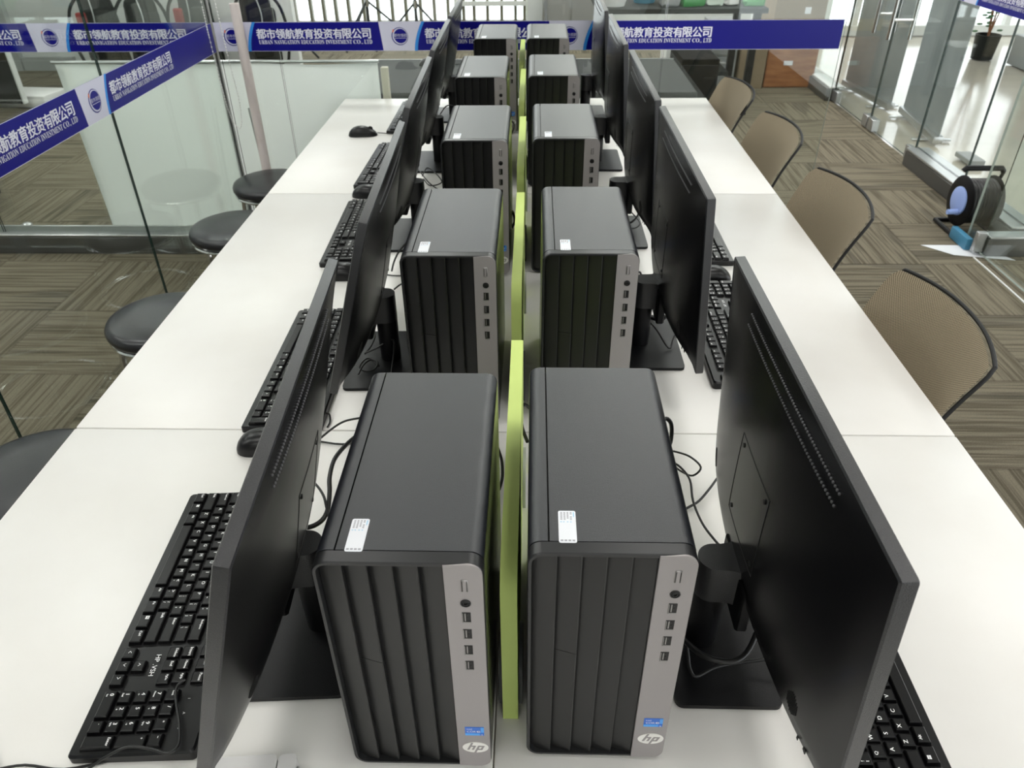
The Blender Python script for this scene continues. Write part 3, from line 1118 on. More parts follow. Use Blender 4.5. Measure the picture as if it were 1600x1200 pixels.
ML = [(-.240, .646, 3.7), (-.252, 1.308, 2.2), (-.273, 1.950, 1.4), (-.284, 2.575, .5), (-.287, 3.170, 0)]
for i in range(5):
    for m, P, LB, rz in ((monR, MR, MLAB_R, 0), (monL, ML, MLAB_L, PI)):
        if i == 0:
            m.location = (P[0][0], P[0][1], T)
            m.rotation_euler = (0, 0, rz + math.radians(P[0][2] if len(P[0]) > 2 else 0))
            m['label'] = LB[0]
        else:
            dup(m, (P[i][0], P[i][1], T), rz + math.radians(P[i][2] if len(P[i]) > 2 else 0), LB[i])

# ================================================================== keyboards
U = .0190
def key_rows():
    """(legend, x, row, w, h) ; row 0 = F row at the back ; x in key units"""
    K = []
    def row(r, x, items):
        for it in items:
            if isinstance(it, (int, float)):
                x += it
                continue
            lg, w = it if isinstance(it, tuple) else (it, 1)
            K.append((lg, x, r, w, 1))
            x += w
    row(0, 0, ['Esc', 1, 'F1', 'F2', 'F3', 'F4', .5, 'F5', 'F6', 'F7', 'F8', .5, 'F9', 'F10', 'F11', 'F12', .25, 'Prt', 'Scrl', 'Pause'])
    row(1, 0, ['~`', '!1', '@2', '#3', '$4', '%5', '^6', '&7', '*8', '(9', ')0', '_-', '+=', ('Backspace', 2), .25, 'Insert', 'Home', 'PgUp', .25, 'NumLock', '/', '*', '-'])
    row(2, 0, [('Tab', 1.5), 'Q', 'W', 'E', 'R', 'T', 'Y', 'U', 'I', 'O', 'P', '{[', '}]', ('|\\', 1.5), .25, 'Delete', 'End', 'PgDn', .25, '7', '8', '9'])
    row(3, 0, [('CapsLock', 1.75), 'A', 'S', 'D', 'F', 'G', 'H', 'J', 'K', 'L', ':;', '"\'', ('Enter', 2.25), 3.5, '4', '5', '6'])
    row(4, 0, [('Shift', 2.25), 'Z', 'X', 'C', 'V', 'B', 'N', 'M', '<,', '>.', '?/', ('Shift', 2.75), 1.25, '^', 1.25, '1', '2', '3'])
    row(5, 0, [('Ctrl', 1.25), ('WIN', 1.25), ('Alt', 1.25), (' ', 6.25), ('Alt', 1.25), ('Fn', 1.25), ('MENU', 1.25), ('Ctrl', 1.25), .25, '<', 'v', '>', .25, ('0', 2), '.'])
    K.append(('+', 18.5 + 3, 2, 1, 2))
    K.append(('Enter', 18.5 + 3, 4, 1, 2))
    return K
KEYW, KEYD = 22.5 * U, .0
def kft(B, body, o, X, Y, **kw):
    """legend printed twice, a hair apart, for weight"""
    for q in (-.00016, .00016):
        B.fit_text(body, (o[0] + q, o[1], o[2] + (.00002 if q > 0 else 0)), X, Y, **kw)
def key_mesh(B, lg, x, r, w, h):
    """append keycap at layout position; local frame: X right, Y to the back, Z up"""
    gap = .0009
    yb = .0
    ytop = KB_Y0 + (5 - r) * U + (.0045 if r == 0 else 0)
    x0, x1 = KB_X0 + x * U + gap / 2, KB_X0 + (x + w) * U - gap / 2
    y0, y1 = ytop - (h - 1) * U + gap / 2, ytop + U - gap / 2
    zb, zt = .010, .0205 + (.0015 if r <= 1 else 0)
    inx, iny0, iny1 = .0022, .0030, .0012
    v = [B.bm.verts.new(p) for p in ((x0, y0, zb), (x1, y0, zb), (x1, y1, zb), (x0, y1, zb))]
    ti = [(x0 + inx, y0 + iny0), (x1 - inx, y0 + iny0), (x1 - inx, y1 - iny1), (x0 + inx, y1 - iny1)]
    m = .0009
    lo = [B.bm.verts.new((p[0] - (m * .3 if i in (0, 3) else -m * .3), p[1] - (m * .3 if i < 2 else -m * .3), zt - .0009)) for i, p in enumerate(ti)]
    mid = [B.bm.verts.new((p[0] + (m if i in (0, 3) else -m), p[1] + (m if i < 2 else -m), zt)) for i, p in enumerate(ti)]
    for A_, C_ in ((v, lo), (lo, mid)):
        for i in range(4):
            B.bm.faces.new((A_[i], A_[(i + 1) % 4], C_[(i + 1) % 4], C_[i]))
    B.bm.faces.new(mid)
    lx, ly, z = x0 + inx + .0022, y1 - iny1 - .0014, zt + .00012
    X, Y = (1, 0, 0), (0, 1, 0)
    nav = x >= 15.2
    if lg == ' ':
        return
    if lg == 'WIN':
        for a in (0, 1):
            for b in (0, 1):
                B.poly_prism([(lx + .001 + a * .0024, ly - .005 + b * .0024, z), (lx + .0031 + a * .0024, ly - .005 + b * .0024, z), (lx + .0031 + a * .0024, ly - .0029 + b * .0024, z), (lx + .001 + a * .0024, ly - .0029 + b * .0024, z)], (0, 0, .00005), mi=1)
    elif lg == 'MENU':
        B.poly_prism([(lx, ly - .005, z), (lx + .005, ly - .005, z), (lx + .005, ly, z), (lx, ly, z)], (0, 0, .00004), mi=1)
        for q in (.0010, .0024):
            B.poly_prism([(lx + .0008, ly - q - .0006, z + .00006), (lx + .0042, ly - q - .0006, z + .00006), (lx + .0042, ly - q, z + .00006), (lx + .0008, ly - q, z + .00006)], (0, 0, .00003), mi=0)
    elif lg in ('<', '>', '^', 'v') and nav:
        c = Vector(((x0 + x1) / 2 - .001, (y0 + y1) / 2 + .002, z))
        d = {'<': (-1, 0), '>': (1, 0), '^': (0, 1), 'v': (0, -1)}[lg]
        dv, pv = Vector((*d, 0)), Vector((-d[1], d[0], 0))
        for sgn in (-1, 1):
            a, b = c + dv * .0015, c - dv * .0012 + pv * sgn * .0021
            q = dv * .0009
            B.poly_prism([a, a - q, b - q, b], (0, 0, .00005), mi=1)
    elif len(lg) == 2 and lg[0] not in 'FP' and not lg.isalpha():
        kft(B, lg[1], (lx + .0012, ly - .0078, z), X, Y, height=.0036 if lg[1] not in "-=',.;`" else None, width=None if lg[1] not in "-=',.;`" else (.0020 if lg[1] in '-=' else .0009), mi=1)
        kft(B, lg[0], (lx + .0012, ly - .0022, z), X, Y, height=.0036 if lg[0] not in '_~:"+^*' else None, width=None if lg[0] not in '_~:"+^*' else (.0020 if lg[0] != ':' else .0009), mi=1)
    elif lg == 'NumLock':
        kft(B, 'Num', (lx + .0030, ly - .0012, z), X, Y, height=.0023, mi=1)
        kft(B, 'Lock', (lx + .0031, ly - .0046, z), X, Y, height=.0023, mi=1)
    elif len(lg) == 1:
        kft(B, lg, (lx + .0022, ly - .0030, z), X, Y, height=.0046 if lg not in '-.*+' else None, width=.0022 if lg in '-*+' else (.0008 if lg == '.' else None), mi=1)
        if nav and lg.isdigit() and lg != '5':
            sub = {'7': 'Home', '9': 'PgUp', '1': 'End', '3': 'PgDn', '0': 'Ins', '8': '\u2191', '2': '\u2193', '4': '\u2190', '6': '\u2192'}[lg]
            kft(B, sub, (lx + .0030, ly - .0085, z), X, Y, height=.0021, mi=1)
    else:
        h_ = .0033
        vs, _ = text_geo(lg)
        kft(B, lg, (lx + .0002, ly - h_ - .0008, z), X, Y, height=h_ if len(lg) < 6 else None, width=None if len(lg) < 6 else min(.0125 if w < 1.5 else .015, (w * U - .006)), mi=1, align='L')
KB_L, KB_D = .437, .146
KB_X0, KB_Y0 = -22.5 * U / 2, .012
def make_keyboard():
    t = thing('keyboard', 'x', 'keyboard', (0, 0, 0), 0, 'black keyboards on the desks')
    B = MB()
    # tray: low front, slightly higher back, recessed key beds
    out = rrect(KB_L, KB_D, .006, 4, 0, KB_D / 2)
    lo = [B.bm.verts.new((x, y, .001)) for x, y in out]
    hi = [B.bm.verts.new((x, y, .0105 + .004 * y / KB_D)) for x, y in out]
    it = [B.bm.verts.new((x * .990, (y - KB_D / 2) * .97 + KB_D / 2, .0135 + .004 * y / KB_D)) for x, y in out]
    n = len(out)
    for A_, C_ in ((lo, hi), (hi, it)):
        for i in range(n):
            B.bm.faces.new((A_[i], A_[(i + 1) % n], C_[(i + 1) % n], C_[i]))
    B.bm.faces.new(lo[::-1])
    B.bm.faces.new(it)
    # printed mark between the navigation and arrow keys, three lamp symbols above the number pad
    B.fit_text('HP', (KB_X0 + 16.12 * U, KB_Y0 + 2.55 * U, .0172), (1, 0, 0), (0, 1, 0), height=.0062, mi=1)
    B.fit_text('.VSH', (KB_X0 + 17.02 * U, KB_Y0 + 2.55 * U, .0172), (1, 0, 0), (0, 1, 0), height=.0062, mi=1)
    for i, ch in enumerate('1A\u2193'):
        B.fit_text(ch, (KB_X0 + (19.2 + i * 1.0) * U, KB_Y0 + 5.65 * U, .0180), (1, 0, 0), (0, 1, 0), height=.0030, mi=1)
    B.build('tray', ['kbase', 'legend'], t, ang=30)
    rest = MB()
    for (lg, x, r, w, h) in key_rows():
        if r == 0 and lg in ('F2', 'F3', 'F4', 'F5', 'F6', 'F7'):
            key_mesh(rest, lg, x, r, w, h)
            continue
        B = MB()
        key_mesh(B, lg, x, r, w, h)
        B.build('key', ['key', 'legend'], t, ang=20, smooth=False)
    o = rest.build('keys', ['key', 'legend'], t, ang=20, smooth=False)
    o['kind'] = 'stuff'
    MB().tube([(.17, KB_D - .004, .010), (.174, KB_D + .006, .009), (.190, KB_D + .010, .004), (.205, KB_D + .008, .003)], .0018, 6, smooth=4).build('cable', 'cable', t)
    return t
kb = make_keyboard()
def kb_at(o, front_x, yc, side, skew, label):
    """front edge at front_x ; side -1: stool side"""
    rz = (-PI / 2 if side < 0 else PI / 2) + skew
    if o is None:
        return dup(kb, (front_x, yc, T), rz, label)
    o.location = (front_x, yc, T)
    o.rotation_euler = (0, 0, rz)
    o['label'] = label
    return o
kb_at(kb, -.4985, .664, -1, math.radians(3.0), 'big looking black keyboard in the near corner on the stool side')
kb_at(None, -.490, 1.275, -1, math.radians(1.0), 'second black keyboard from the camera on the stool side')
kb_at(None, -.514, 1.957, -1, math.radians(1.8), 'middle black keyboard on the stool side')
kb_at(None, -.530, 2.527, -1, math.radians(-1.0), 'fourth black keyboard from the camera on the stool side')
kb_at(None, -.526, 3.125, -1, 0, 'last black keyboard on the stool side, beyond the loose mouse')
kb_at(None, .513, .645, 1, 0, 'black keyboard partly hidden by the nearest monitor on the tan chair side')
kb_at(None, .540, 1.425, 1, 0, 'black keyboard partly hidden by the second monitor on the tan chair side')
kb_at(None, .555, 1.975, 1, 0, 'black keyboard peeping out beside the middle monitor on the tan chair side')

# ================================================================== mice
def make_mouse():
    """nose towards +X"""
    t = thing('computer_mouse', 'x', 'mouse', (0, 0, 0), 0, 'black wired mice')
    def prof(u, a):
        # u 0..1 tail to nose, a 0..1 across
        x = -.056 + .112 * u
        wv = .031 * (max(0, 1 - abs(2 * u - 1) ** 3.2)) ** .5 * (1.0 - .10 * math.sin(PI * u))
        h = .038 * (max(0.0, math.sin(PI * min(1, (u * .86 + .10)))) ** .7) * (1 - .18 * u) * (max(0, 1 - abs(2 * u - 1) ** 6)) ** .5
        s = math.cos(PI * a)
        z = h * max(0, math.sin(PI * a)) ** .55
        return (x, wv * s, .001 + z)
    B = MB()
    B.grid(lambda u, a: prof(u, a), 22, 16)
    bmesh.ops.remove_doubles(B.bm, verts=B.bm.verts[:], dist=.0001)
    bmesh.ops.holes_fill(B.bm, edges=[e for e in B.bm.edges if e.is_boundary])
    B.build('body', 'kbase', t, ang=80)
    # two buttons: thin shells over the nose half, split by a slot
    for sy in (-1, 1):
        B = MB()
        def pf(u, a, sy=sy):
            aa = .5 + sy * (-.03 - .30 * a)
            p = prof(.56 + .40 * u, aa)
            return (p[0], p[1], p[2] + .0008)
        B.grid(pf, 10, 6)
        B.build('button', 'key', t, ang=80)
    MB().cyl((.030, -.003, .0245), .009, .006, 18, axis='Y').build('scroll_wheel', 'rubber', t)
    MB().tube([(.054, 0, .008), (.085, .004, .004), (.13, -.006, .0025), (.18, -.002, .0025)], .0017, 6, smooth=4).build('cable', 'cable', t)
    return t
ms = make_mouse()
for i, (x, y, rz, lb) in enumerate(((-.613, 2.893, .12, 'loose black mouse standing clear on the far stool side desk'), (-.470, 2.250, 0, 'black mouse at the near end of the fourth stool side keyboard'),
                                    (-.430, 1.690, .05, 'black mouse at the near end of the middle stool side keyboard'), (-.425, 1.018, .1, 'black mouse behind the nearest stool side monitor, by the desk joint'),
                                    (-.618, .425, .15, 'black mouse cut off by the lower left picture corner'), (.475, 1.682, PI, 'black mouse beside the second tan chair side keyboard'),)):
    if i == 0:
        ms.location, ms.rotation_euler, ms['label'] = (x, y, T), (0, 0, rz), lb
    else:
        dup(ms, (x, y, T), rz, lb)
# ================================================================== stools
def make_stool():
    t = thing('stool', 'x', 'stool', (0, 0, 0), 0, 'round black stools')
    MB().lathe([(0, .405), (.150, .405), (.165, .408), (.172, .420), (.172, .432), (.166, .444), (.150, .450), (.08, .453), (0, .4535)], (0, 0, 0), 48).build('seat', 'vinyl', t, ang=60)
    MB().tube([(.160 * math.cos(a), .160 * math.sin(a), .398) for a in [2 * PI * i / 32 for i in range(32)]], .0085, 8, closed=True).build('seat_ring', 'chrome', t)
    for k in range(4):
        a = PI / 4 + k * PI / 2
        ca, sa = math.cos(a), math.sin(a)
        MB().tube([(ca * .11, sa * .11, .398), (ca * .145, sa * .145, .393), (ca * .160, sa * .160, .37), (ca * .19, sa * .19, .01)], .0095, 8, smooth=4).build('leg', 'chrome', t)
    MB().tube([(.172 * math.cos(a), .172 * math.sin(a), .17) for a in [2 * PI * i / 32 for i in range(32)]], .006, 8, closed=True).build('foot_ring', 'chrome', t)
    return t
st = make_stool()
for i, (y, lb) in enumerate(((1.287, 'round black stool nearest the camera, cut off by the left picture edge'), (2.020, 'second round black stool from the camera, wholly in view'),
                             (2.740, 'third round black stool from the camera, before the grey rail'), (3.250, 'last round black stool, in front of the pinkish pipe'))):
    x = -1.115 if i < 2 else -1.13
    if i == 0:
        st.location, st['label'] = (x, y, 0), lb
    else:
        dup(st, (x, y, 0), .2 * i, lb)

# ================================================================== mesh chairs
def make_chair():
    """faces -X (towards the desk); origin on the floor under the back's top centre"""
    t = thing('office_chair', 'x', 'chair', (0, 0, 0), 0, 'tan mesh chairs along the desks')
    Wd, Hb = .42, .46
    lean = math.radians(25)
    def bk(u, v, off=0.0):
        # u across -1..1 (y), v 0 bottom .. 1 top
        y0 = u * Wd / 2
        z = .852 - (1 - v) * Hb * math.cos(lean * .8)
        x = -(1 - v) * Hb * math.sin(lean) * (1 - .35 * (1 - v))
        wr = 1 - .10 * (1 - v)
        cx = -.052 * abs(u) ** 2.1            # wraps forward at the sides
        zz = z - .009 * abs(u) ** 2.2 * v ** 3
        curl = .020 * max(0, v - .75) ** 1.3 * 2
        return (x + cx * .9 + curl + off, y0 * wr, zz)
    def corner(u, v):
        # squircle the outline so that corners are rounded
        r = .09
        uu, vv = u * 2 - 1, v
        k = 1.0
        if vv > 1 - r:
            q = (vv - (1 - r)) / r
            k = 1 - .055 * q ** 4
        if vv < r:
            q = (r - vv) / r
            k = min(k, 1 - .055 * q ** 4)
        return uu * k, vv
    B = MB()
    B.grid(lambda u, v: bk(*corner(u, v)), 28, 28, 0, uvs=(1.0, 1.1))
    B.build('backrest', 'chair_mesh', t, ang=80, smooth=True)
    # dark rim behind the mesh
    P = []
    n = 28
    for i in range(n + 1):
        P.append(bk(*corner(1, i / n), off=.011))
    for i in range(n - 1, 0, -1):
        P.append(bk(*corner(i / n, 1), off=.011))
    for i in range(n, -1, -1):
        P.append(bk(*corner(0, i / n), off=.011))
    for i in range(1, n):
        P.append(bk(*corner(i / n, 0), off=.011))
    MB().tube(P, .0042, 8, closed=True).build('back_frame', 'rubber', t)
    B = MB()
    B.box((-.36, 0, .455), (.42, .44, .05), .02, 3)
    B.build('seat', 'chair_mesh', t)
    for sy in (-1, 1):
        B = MB()
        B.tube([(-.02, sy * .17, .50), (-.10, sy * .19, .42), (-.14, sy * .20, .40), (-.50, sy * .20, .41), (-.56, sy * .20, .38), (-.57, sy * .20, .05), (-.52, sy * .20, .012), (-.05, sy * .20, .012)], .011, 8, smooth=4)
        B.build('leg', 'black', t)
    return t
ch = make_chair()
for i, (x, y, rz, lb) in enumerate(((.899, 1.347, 0.0, 'tan mesh chair nearest the camera, largest looking of the chairs'), (.926, 2.035, .03, 'second tan mesh chair from the camera'),
                                    (.926, 2.660, .03, 'third tan mesh chair from the camera'), (.902, 3.220, .03, 'last tan mesh chair, beside the black desk end'))):
    if i == 0:
        ch.location, ch.rotation_euler, ch['label'] = (x, y, 0), (0, 0, rz), lb
    else:
        dup(ch, (x, y, 0), rz, lb)

# ================================================================== cables
def px_point(u, v, z):
    """point at height z seen at pixel u,v of the photograph: only used to measure where cables lie"""
    du, dv = u - 800, v - 600
    d = fwd0 * FPX + rv * du - uv_ * dv
    k_ = (z - CAM.z) / d.z
    return CAM + d * k_
def cable(pts, r, label, name='power_cable', grp='black cables between towers and monitors', cat='cable', zs=None):
    P = [px_point(u, v, T + z) for u, v, z in pts]
    o = MB().tube(P, r, 8, smooth=5).build(name, 'cable', None, ang=80)
    return tag(o, label, cat, grp)
cable([(452, 822, .05), (464, 821, .05), (482, 824, .05), (502, 814, .05), (512, 796, .05), (515, 768, .05), (515, 746, .05), (522, 719, .045), (537, 699, .03), (556, 682, .02), (580, 668, .01)], .0037,
      'thick black cable looping beside the nearest stool side tower')
cable([(470, 742, .03), (484, 748, .04), (497, 761, .05), (506, 776, .055), (510, 792, .055), (516, 815, .05)], .0021, 'thin black cable curving into the thick loop beside the nearest tower')
cable([(480, 702, .01), (498, 687, .035), (520, 669, .05), (539, 658, .05), (563, 653, .045), (590, 648, .03)], .0019, 'thin black cable arching over the desk joint behind the nearest stool side monitor', 'video_cable')
cable([(1040, 703, .02), (1052, 705, .03), (1077, 713, .04), (1095, 730, .035), (1083, 743, .02), (1067, 738, .015), (1050, 726, .02)], .0017, 'thin black cable loop beside the nearest tan chair side tower')
cable([(1050, 722, .02), (1063, 730, .03), (1078, 750, .04), (1083, 783, .04), (1097, 817, .04), (1116, 843, .05), (1130, 858, .07)], .0019, 'black cable running down to the nearest tan chair side stand', 'video_cable')
cable([(1062, 799, .004), (1077, 792, .006), (1093, 782, .008), (1110, 762, .010), (1120, 748, .010)], .0021, 'short black cable crossing from tower to monitor at the desk joint')
cable([(1058, 990, .05), (1072, 1003, .055), (1100, 1025, .06), (1140, 1034, .065), (1167, 1020, .07), (1187, 977, .085), (1196, 950, .10)], .0036, 'thick black cable swinging over the nearest monitor foot', 'power_cable')
cable([(1072, 1005, .03), (1075, 1025, .025), (1078, 1046, .020), (1088, 1057, .018), (1117, 1043, .020), (1157, 1035, .022), (1207, 1028, .03), (1222, 1020, .04)], .0024, 'thin black cable lying over the nearest monitor foot', 'video_cable')
cable([(1032, 660, .16), (1041, 654, .16), (1049, 664, .15), (1048, 690, .12), (1040, 706, .08)], .0032, 'black plug cable bulging behind the nearest tan chair side tower')
cable([(824, 690, .10), (816, 668, .10), (813, 645, .10), (819, 632, .09), (830, 640, .07)], .0030, 'black cable loop between the first lime divider and the right tower')
cable([(778, 700, .02), (784, 720, .02), (785, 745, .02), (780, 765, .02)], .0025, 'black cable peeping between the nearest left tower and its divider')
# stool side, second workstation
cable([(560, 585, .012), (568, 570, .02), (580, 562, .02), (590, 566, .02), (585, 577, .012), (570, 580, .012), (562, 572, .02), (575, 560, .02), (592, 572, .012)], .0019, 'small coil of black cable on the second stool side monitor foot')
cable([(570, 552, .03), (590, 543, .04), (612, 530, .06), (616, 545, .05), (612, 580, .02), (612, 600, .01)], .0019, 'black cable hanging at the second stool side stand', 'video_cable')
cable([(578, 505, .04), (586, 522, .04), (580, 540, .03), (570, 553, .02)], .0021, 'short black cable under the second stool side monitor')
cable([(616, 452, .05), (625, 445, .05), (636, 440, .05)], .0019, 'thin black cable stub beside the second stool side tower', 'video_cable')
cable([(612, 424, .01), (616, 408, .03), (624, 392, .05), (634, 380, .06)], .0024, 'black cable rising beside the middle stool side stand')
# tan chair side, second workstation
cable([(994, 497, .06), (1003, 490, .06), (1020, 498, .065), (1035, 499, .07), (1046, 490, .08), (1054, 478, .10)], .0030, 'thick black cable swinging behind the second tan chair side stand')
cable([(1010, 498, .05), (1025, 514, .035), (1045, 544, .012), (1052, 530, .02), (1058, 515, .03)], .0019, 'thin black cable hanging to the second tan chair side monitor foot', 'video_cable')
cable([(990, 440, .04), (998, 425, .05), (1002, 432, .045), (994, 444, .03)], .0024, 'black cable knot beside the second tan chair side tower')
cable([(966, 345, .04), (980, 350, .05), (996, 338, .07), (1000, 315, .09)], .0028, 'black cable behind the middle tan chair side stand')
cable([(975, 352, .02), (990, 357, .02), (1000, 348, .03), (985, 330, .03), (975, 320, .04)], .0018, 'thin black cable loop at the middle tan chair side stand', 'video_cable')
cable([(660, 275, .01), (668, 262, .02), (682, 272, .02), (690, 285, .01), (672, 290, .01), (662, 280, .012)], .0020, 'coil of black cable on the fourth stool side desk space')
cable([(654, 265, .03), (668, 283, .02), (680, 293, .01), (690, 297, .01)], .0020, 'thin black cable crossing beside the fourth stool side tower', 'video_cable')
cable([(688, 178, .03), (697, 166, .05), (708, 165, .06), (716, 172, .05)], .0026, 'black cable arching beside the fourth stool side tower', 'power_cable')
cable([(790, 225, .10), (803, 200, .10), (800, 190, .10), (790, 194, .11)], .0030, 'black cable loop between the middle tower and the third lime divider')
cable([(792, 345, .06), (800, 330, .06), (804, 345, .03), (800, 356, .02)], .0034, 'black cable knot beside the second lime divider')
# keyboard cord of the big keyboard
o = MB().tube([px_point(*p) for p in ((290, 1062, T + .03), (277, 1072, T + .028), (275, 1095, T + .026), (280, 1130, T + .025), (279, 1163, T + .024), (262, 1177, T + .026), (235, 1170, T + .026), (200, 1167, T + .027), (170, 1180, T + .02), (140, 1200, T + .008), (110, 1225, T + .004))], .0017, 8, smooth=5).build('keyboard_cable', 'cable', None, ang=80)
tag(o, 'thin black cord curling over the number pad of the big keyboard', 'cable')

# white adapter lying on the near desk
t = thing('power_adapter', 'white plastic adapter block lying below the nearest stool side monitor', 'adapter', (-.262, .4245, T), .10)
MB().poly_prism([(x, y, .001) for x, y in rrect(.072, .05, .008, 5, -.014, 0)], (0, 0, .021)).build('body', 'adapter_white', t)
MB().poly_prism([(x, y, .001) for x, y in rrect(.020, .048, .006, 5, .0335, 0)], (0, 0, .0205)).build('end_cap', 'adapter_white', t)
MB().box((.0445, .0, .010), (.003, .026, .010), .001, 1).build('socket_face', 'alu', t)

# ================================================================== things in the near corner
o = thing('pipe', 'pinkish white pipe standing upright behind the last stool', 'pipe', (-1.212, 3.4395, 0))
MB().lathe([(.0215, .0), (.0205, 1.135), (.015, 1.135), (.015, 1.10)], (0, 0, 0), 24).build('tube', 'pipe', o)
MB().lathe([(0, 1.10), (.0152, 1.10), (.0152, 1.118), (0, 1.118)], (0, 0, 0), 16).build('inner_plug', 'dark', o)
# bead chain of a blind
B = MB()
path = [Vector(p) for p in ((-1.296, 3.30, 2.6), (-1.293, 3.30, 1.5), (-1.292, 3.30, 1.1), (-1.285, 3.30, .85), (-1.276, 3.30, .73), (-1.262, 3.31, .672), (-1.246, 3.31, .66), (-1.232, 3.31, .70), (-1.226, 3.31, .80), (-1.236, 3.31, 1.0), (-1.247, 3.31, 1.5), (-1.25, 3.31, 2.6))]
pp = catmull(path, 30)
acc, last = 0, pp[0]
for a, b in zip(pp, pp[1:]):
    acc += (b - a).length
    if acc > .0095:
        acc = 0
        if b.z < 1.3:
            B.ellipsoid(b, (.0030, .0030, .0036), 6)
B.tube(pp, .0008, 4)
tag(B.build('bead_chain', 'bead', None, ang=80), 'white bead chain loop hanging in front of the corner glass', 'chain')

# ================================================================== beyond the back glass
# white fabric screen
t = thing('fabric_screen', 'white fabric covered screen standing behind the glass below the banner', 'screen', (0, 0, 0))
def scr(u, v):
    x = -2.10 + 1.452 * u
    w = .006 * math.sin(9 * u + 2 * v) + .008 * math.sin(23 * u * (1 - .3 * v)) * (1 - v)
    z = .885 * v + .004 * math.sin(14 * u) * v
    return (x + .03 * (1 - v) * (1 - u), 3.505 + w, z)
B = MB()
B.grid(scr, 40, 12)
B.build('fabric', 'white_cloth', t, ang=80)
MB().tube([(-2.115, 3.512, .893), (-.645, 3.512, .893)], .007, 8).build('top_rail', 'alu', t)
for x in (-2.08, -.68):
    MB().box((x, 3.531, .44), (.014, .014, .88)).box((x, 3.545, .01), (.03, .06, .02)).build('leg', 'alu', t)
o = MB().tube([(-1.258, 3.490, .70), (-1.222, 3.489, .012)], .004, 10, r_end=.009).build('fold_shade_rod', 'alu', None)  # grey taper modelled for the shadow side of the white fabric's fold
tag(o, 'tapering grey rod in place of the shaded fold of the white screen', 'rod')
# beige board between screen and black desk
o = MB().box((-.622, 3.510, .435), (.032, .03, .87), .003, 1).build('wooden_post', 'beige_wood', None)
tag(o, 'pale beige post between white screen and black desk', 'post')
# dark desk beyond the glass
t = thing('black_desk', 'dark grey desk behind the glass, continuing the line of the white desks', 'desk', (-.03, 3.905, 0))
MB().box((0, 0, .735), (1.62, .71, .03), .003, 1).build('desktop', 'desk_black', t)
MB().box((0, .359, .737), (1.62, .008, .03)).build('edge_trim', 'alu', t)
for sx in (-1, 1):
    for sy in (-1, 1):
        MB().box((sx * .76, sy * .31, .36), (.05, .05, .72), .003, 1).build('leg', 'black', t)
dup(ms, (-.50, 4.13, T), .1, 'black mouse on the dark desk behind the back glass')
# black cabinet at the dark desk's far end
t = thing('side_cabinet', 'black cabinet behind the glass at the right end of the dark desk', 'cabinet', (.93, 4.48, 0))
MB().box((0, 0, .372), (.20, .40, .744), .004, 1).build('body', 'black_fabric', t)
for z in (.20, .55):
    f = MB().box((0, -.206, z), (.185, .012, .33), .002, 1).build('door', 'black', t)
    MB().box((.05, -.216, z + .10), (.05, .01, .010), .002, 1).build('handle', 'black', f)

# long black table with bags of green plastic
t = thing('black_table', 'long black table standing far behind the glass, loaded with green packs', 'table', (1.10, 6.30, 0))
MB().box((0, 0, .735), (1.22, .72, .035), .004, 1).build('tabletop', 'desk_black', t)
for sx in (-1, 1):
    for sy in (-1, 1):
        MB().box((sx * .55, sy * .3, .36), (.05, .05, .715), .003, 1).build('leg', 'black', t)
MB().box((-.05, -.05, .30), (.9, .5, .03), .002, 1).build('lower_shelf', 'desk_black', t)
def pack(label, c, d, rz, m, name='plastic_pack', grp='plastic packs on the black table'):
    B = MB()
    B.box((0, 0, d[2] / 2), d, min(d) * .3, 3)
    for v in B.bm.verts:
        v.co += Vector((random.uniform(-.006, .006), random.uniform(-.006, .006), random.uniform(-.004, .004) if v.co.z > .01 else 0))
    o = B.build(name, m, None, ang=25)
    o.location, o.rotation_euler = c, (0, 0, rz)
    return tag(o, label, 'pack', grp)
tz = .7525
for (c, d, rz, m, lb) in (((1.18, 6.06, tz), (.17, .12, .07), .15, 'green_pack', 'dark green pack at the left end of the pile on the black table'),
                          ((1.345, 6.08, tz), (.12, .12, .08), -.05, 'clear_pack', 'pale green pack in the middle of the pile on the black table'),
                          ((1.47, 6.10, tz), (.10, .10, .08), .1, 'white_plastic', 'whitish pack next to the right end of the pile'),
                          ((1.62, 6.06, tz), (.15, .11, .05), 0, 'green_pack', 'flat dark green pack at the right table corner'),
                          ((1.02, 6.06, tz), (.13, .14, .07), 0, 'grey_box', 'grey pack on the black table, left of the green ones')):
    pack(lb, c, d, rz, m)
for (c, r, m, lb) in (((.62, 6.10, tz), .11, 'white_plastic', 'white plastic basin on the black table by the last monitor'), ((.86, 6.26, tz), .105, 'teal', 'blue plastic basin on the black table beside the white one')):
    o = MB().lathe([(0, 0), (r * .72, 0), (r, .09), (r + .012, .092), (r - .006, .088), (r * .68, .008), (0, .008)], (0, 0, 0), 28).build('basin', m, None)
    o.location = c
    tag(o, lb, 'basin', 'basins on the black table')

# cabinet, carton, grey cabinet
t = thing('wooden_cabinet', 'orange brown wooden cabinet on the carpet by the corridor glass', 'cabinet', (2.235, 7.08, 0))
MB().box((0, 0, .20), (.42, .44, .40), .004, 1).build('body', 'cabinet_wood', t)
MB().box((0, -.222, .20), (.405, .006, .385), .002, 1).build('door', 'cabinet_wood', t)
MB().box((-.03, -.2265, .20), (.075, .002, .035)).build('label', 'paper', t)
t = thing('cardboard_box', 'brown taped carton on top of the orange brown cabinet', 'box', (2.235, 7.08, .401))
MB().box((0, 0, .20), (.42, .40, .40), .004, 1).build('carton', 'carton', t)
MB().box((0, -.2008, .09), (.421, .0012, .09)).build('tape', 'tape', t)
MB().box((.06, -.2016, .20), (.05, .001, .05)).build('label', 'paper', t)
t = thing('small_carton', 'flat pinkish carton lying left of the tall taped carton', 'box', (1.90, 7.0, 0))
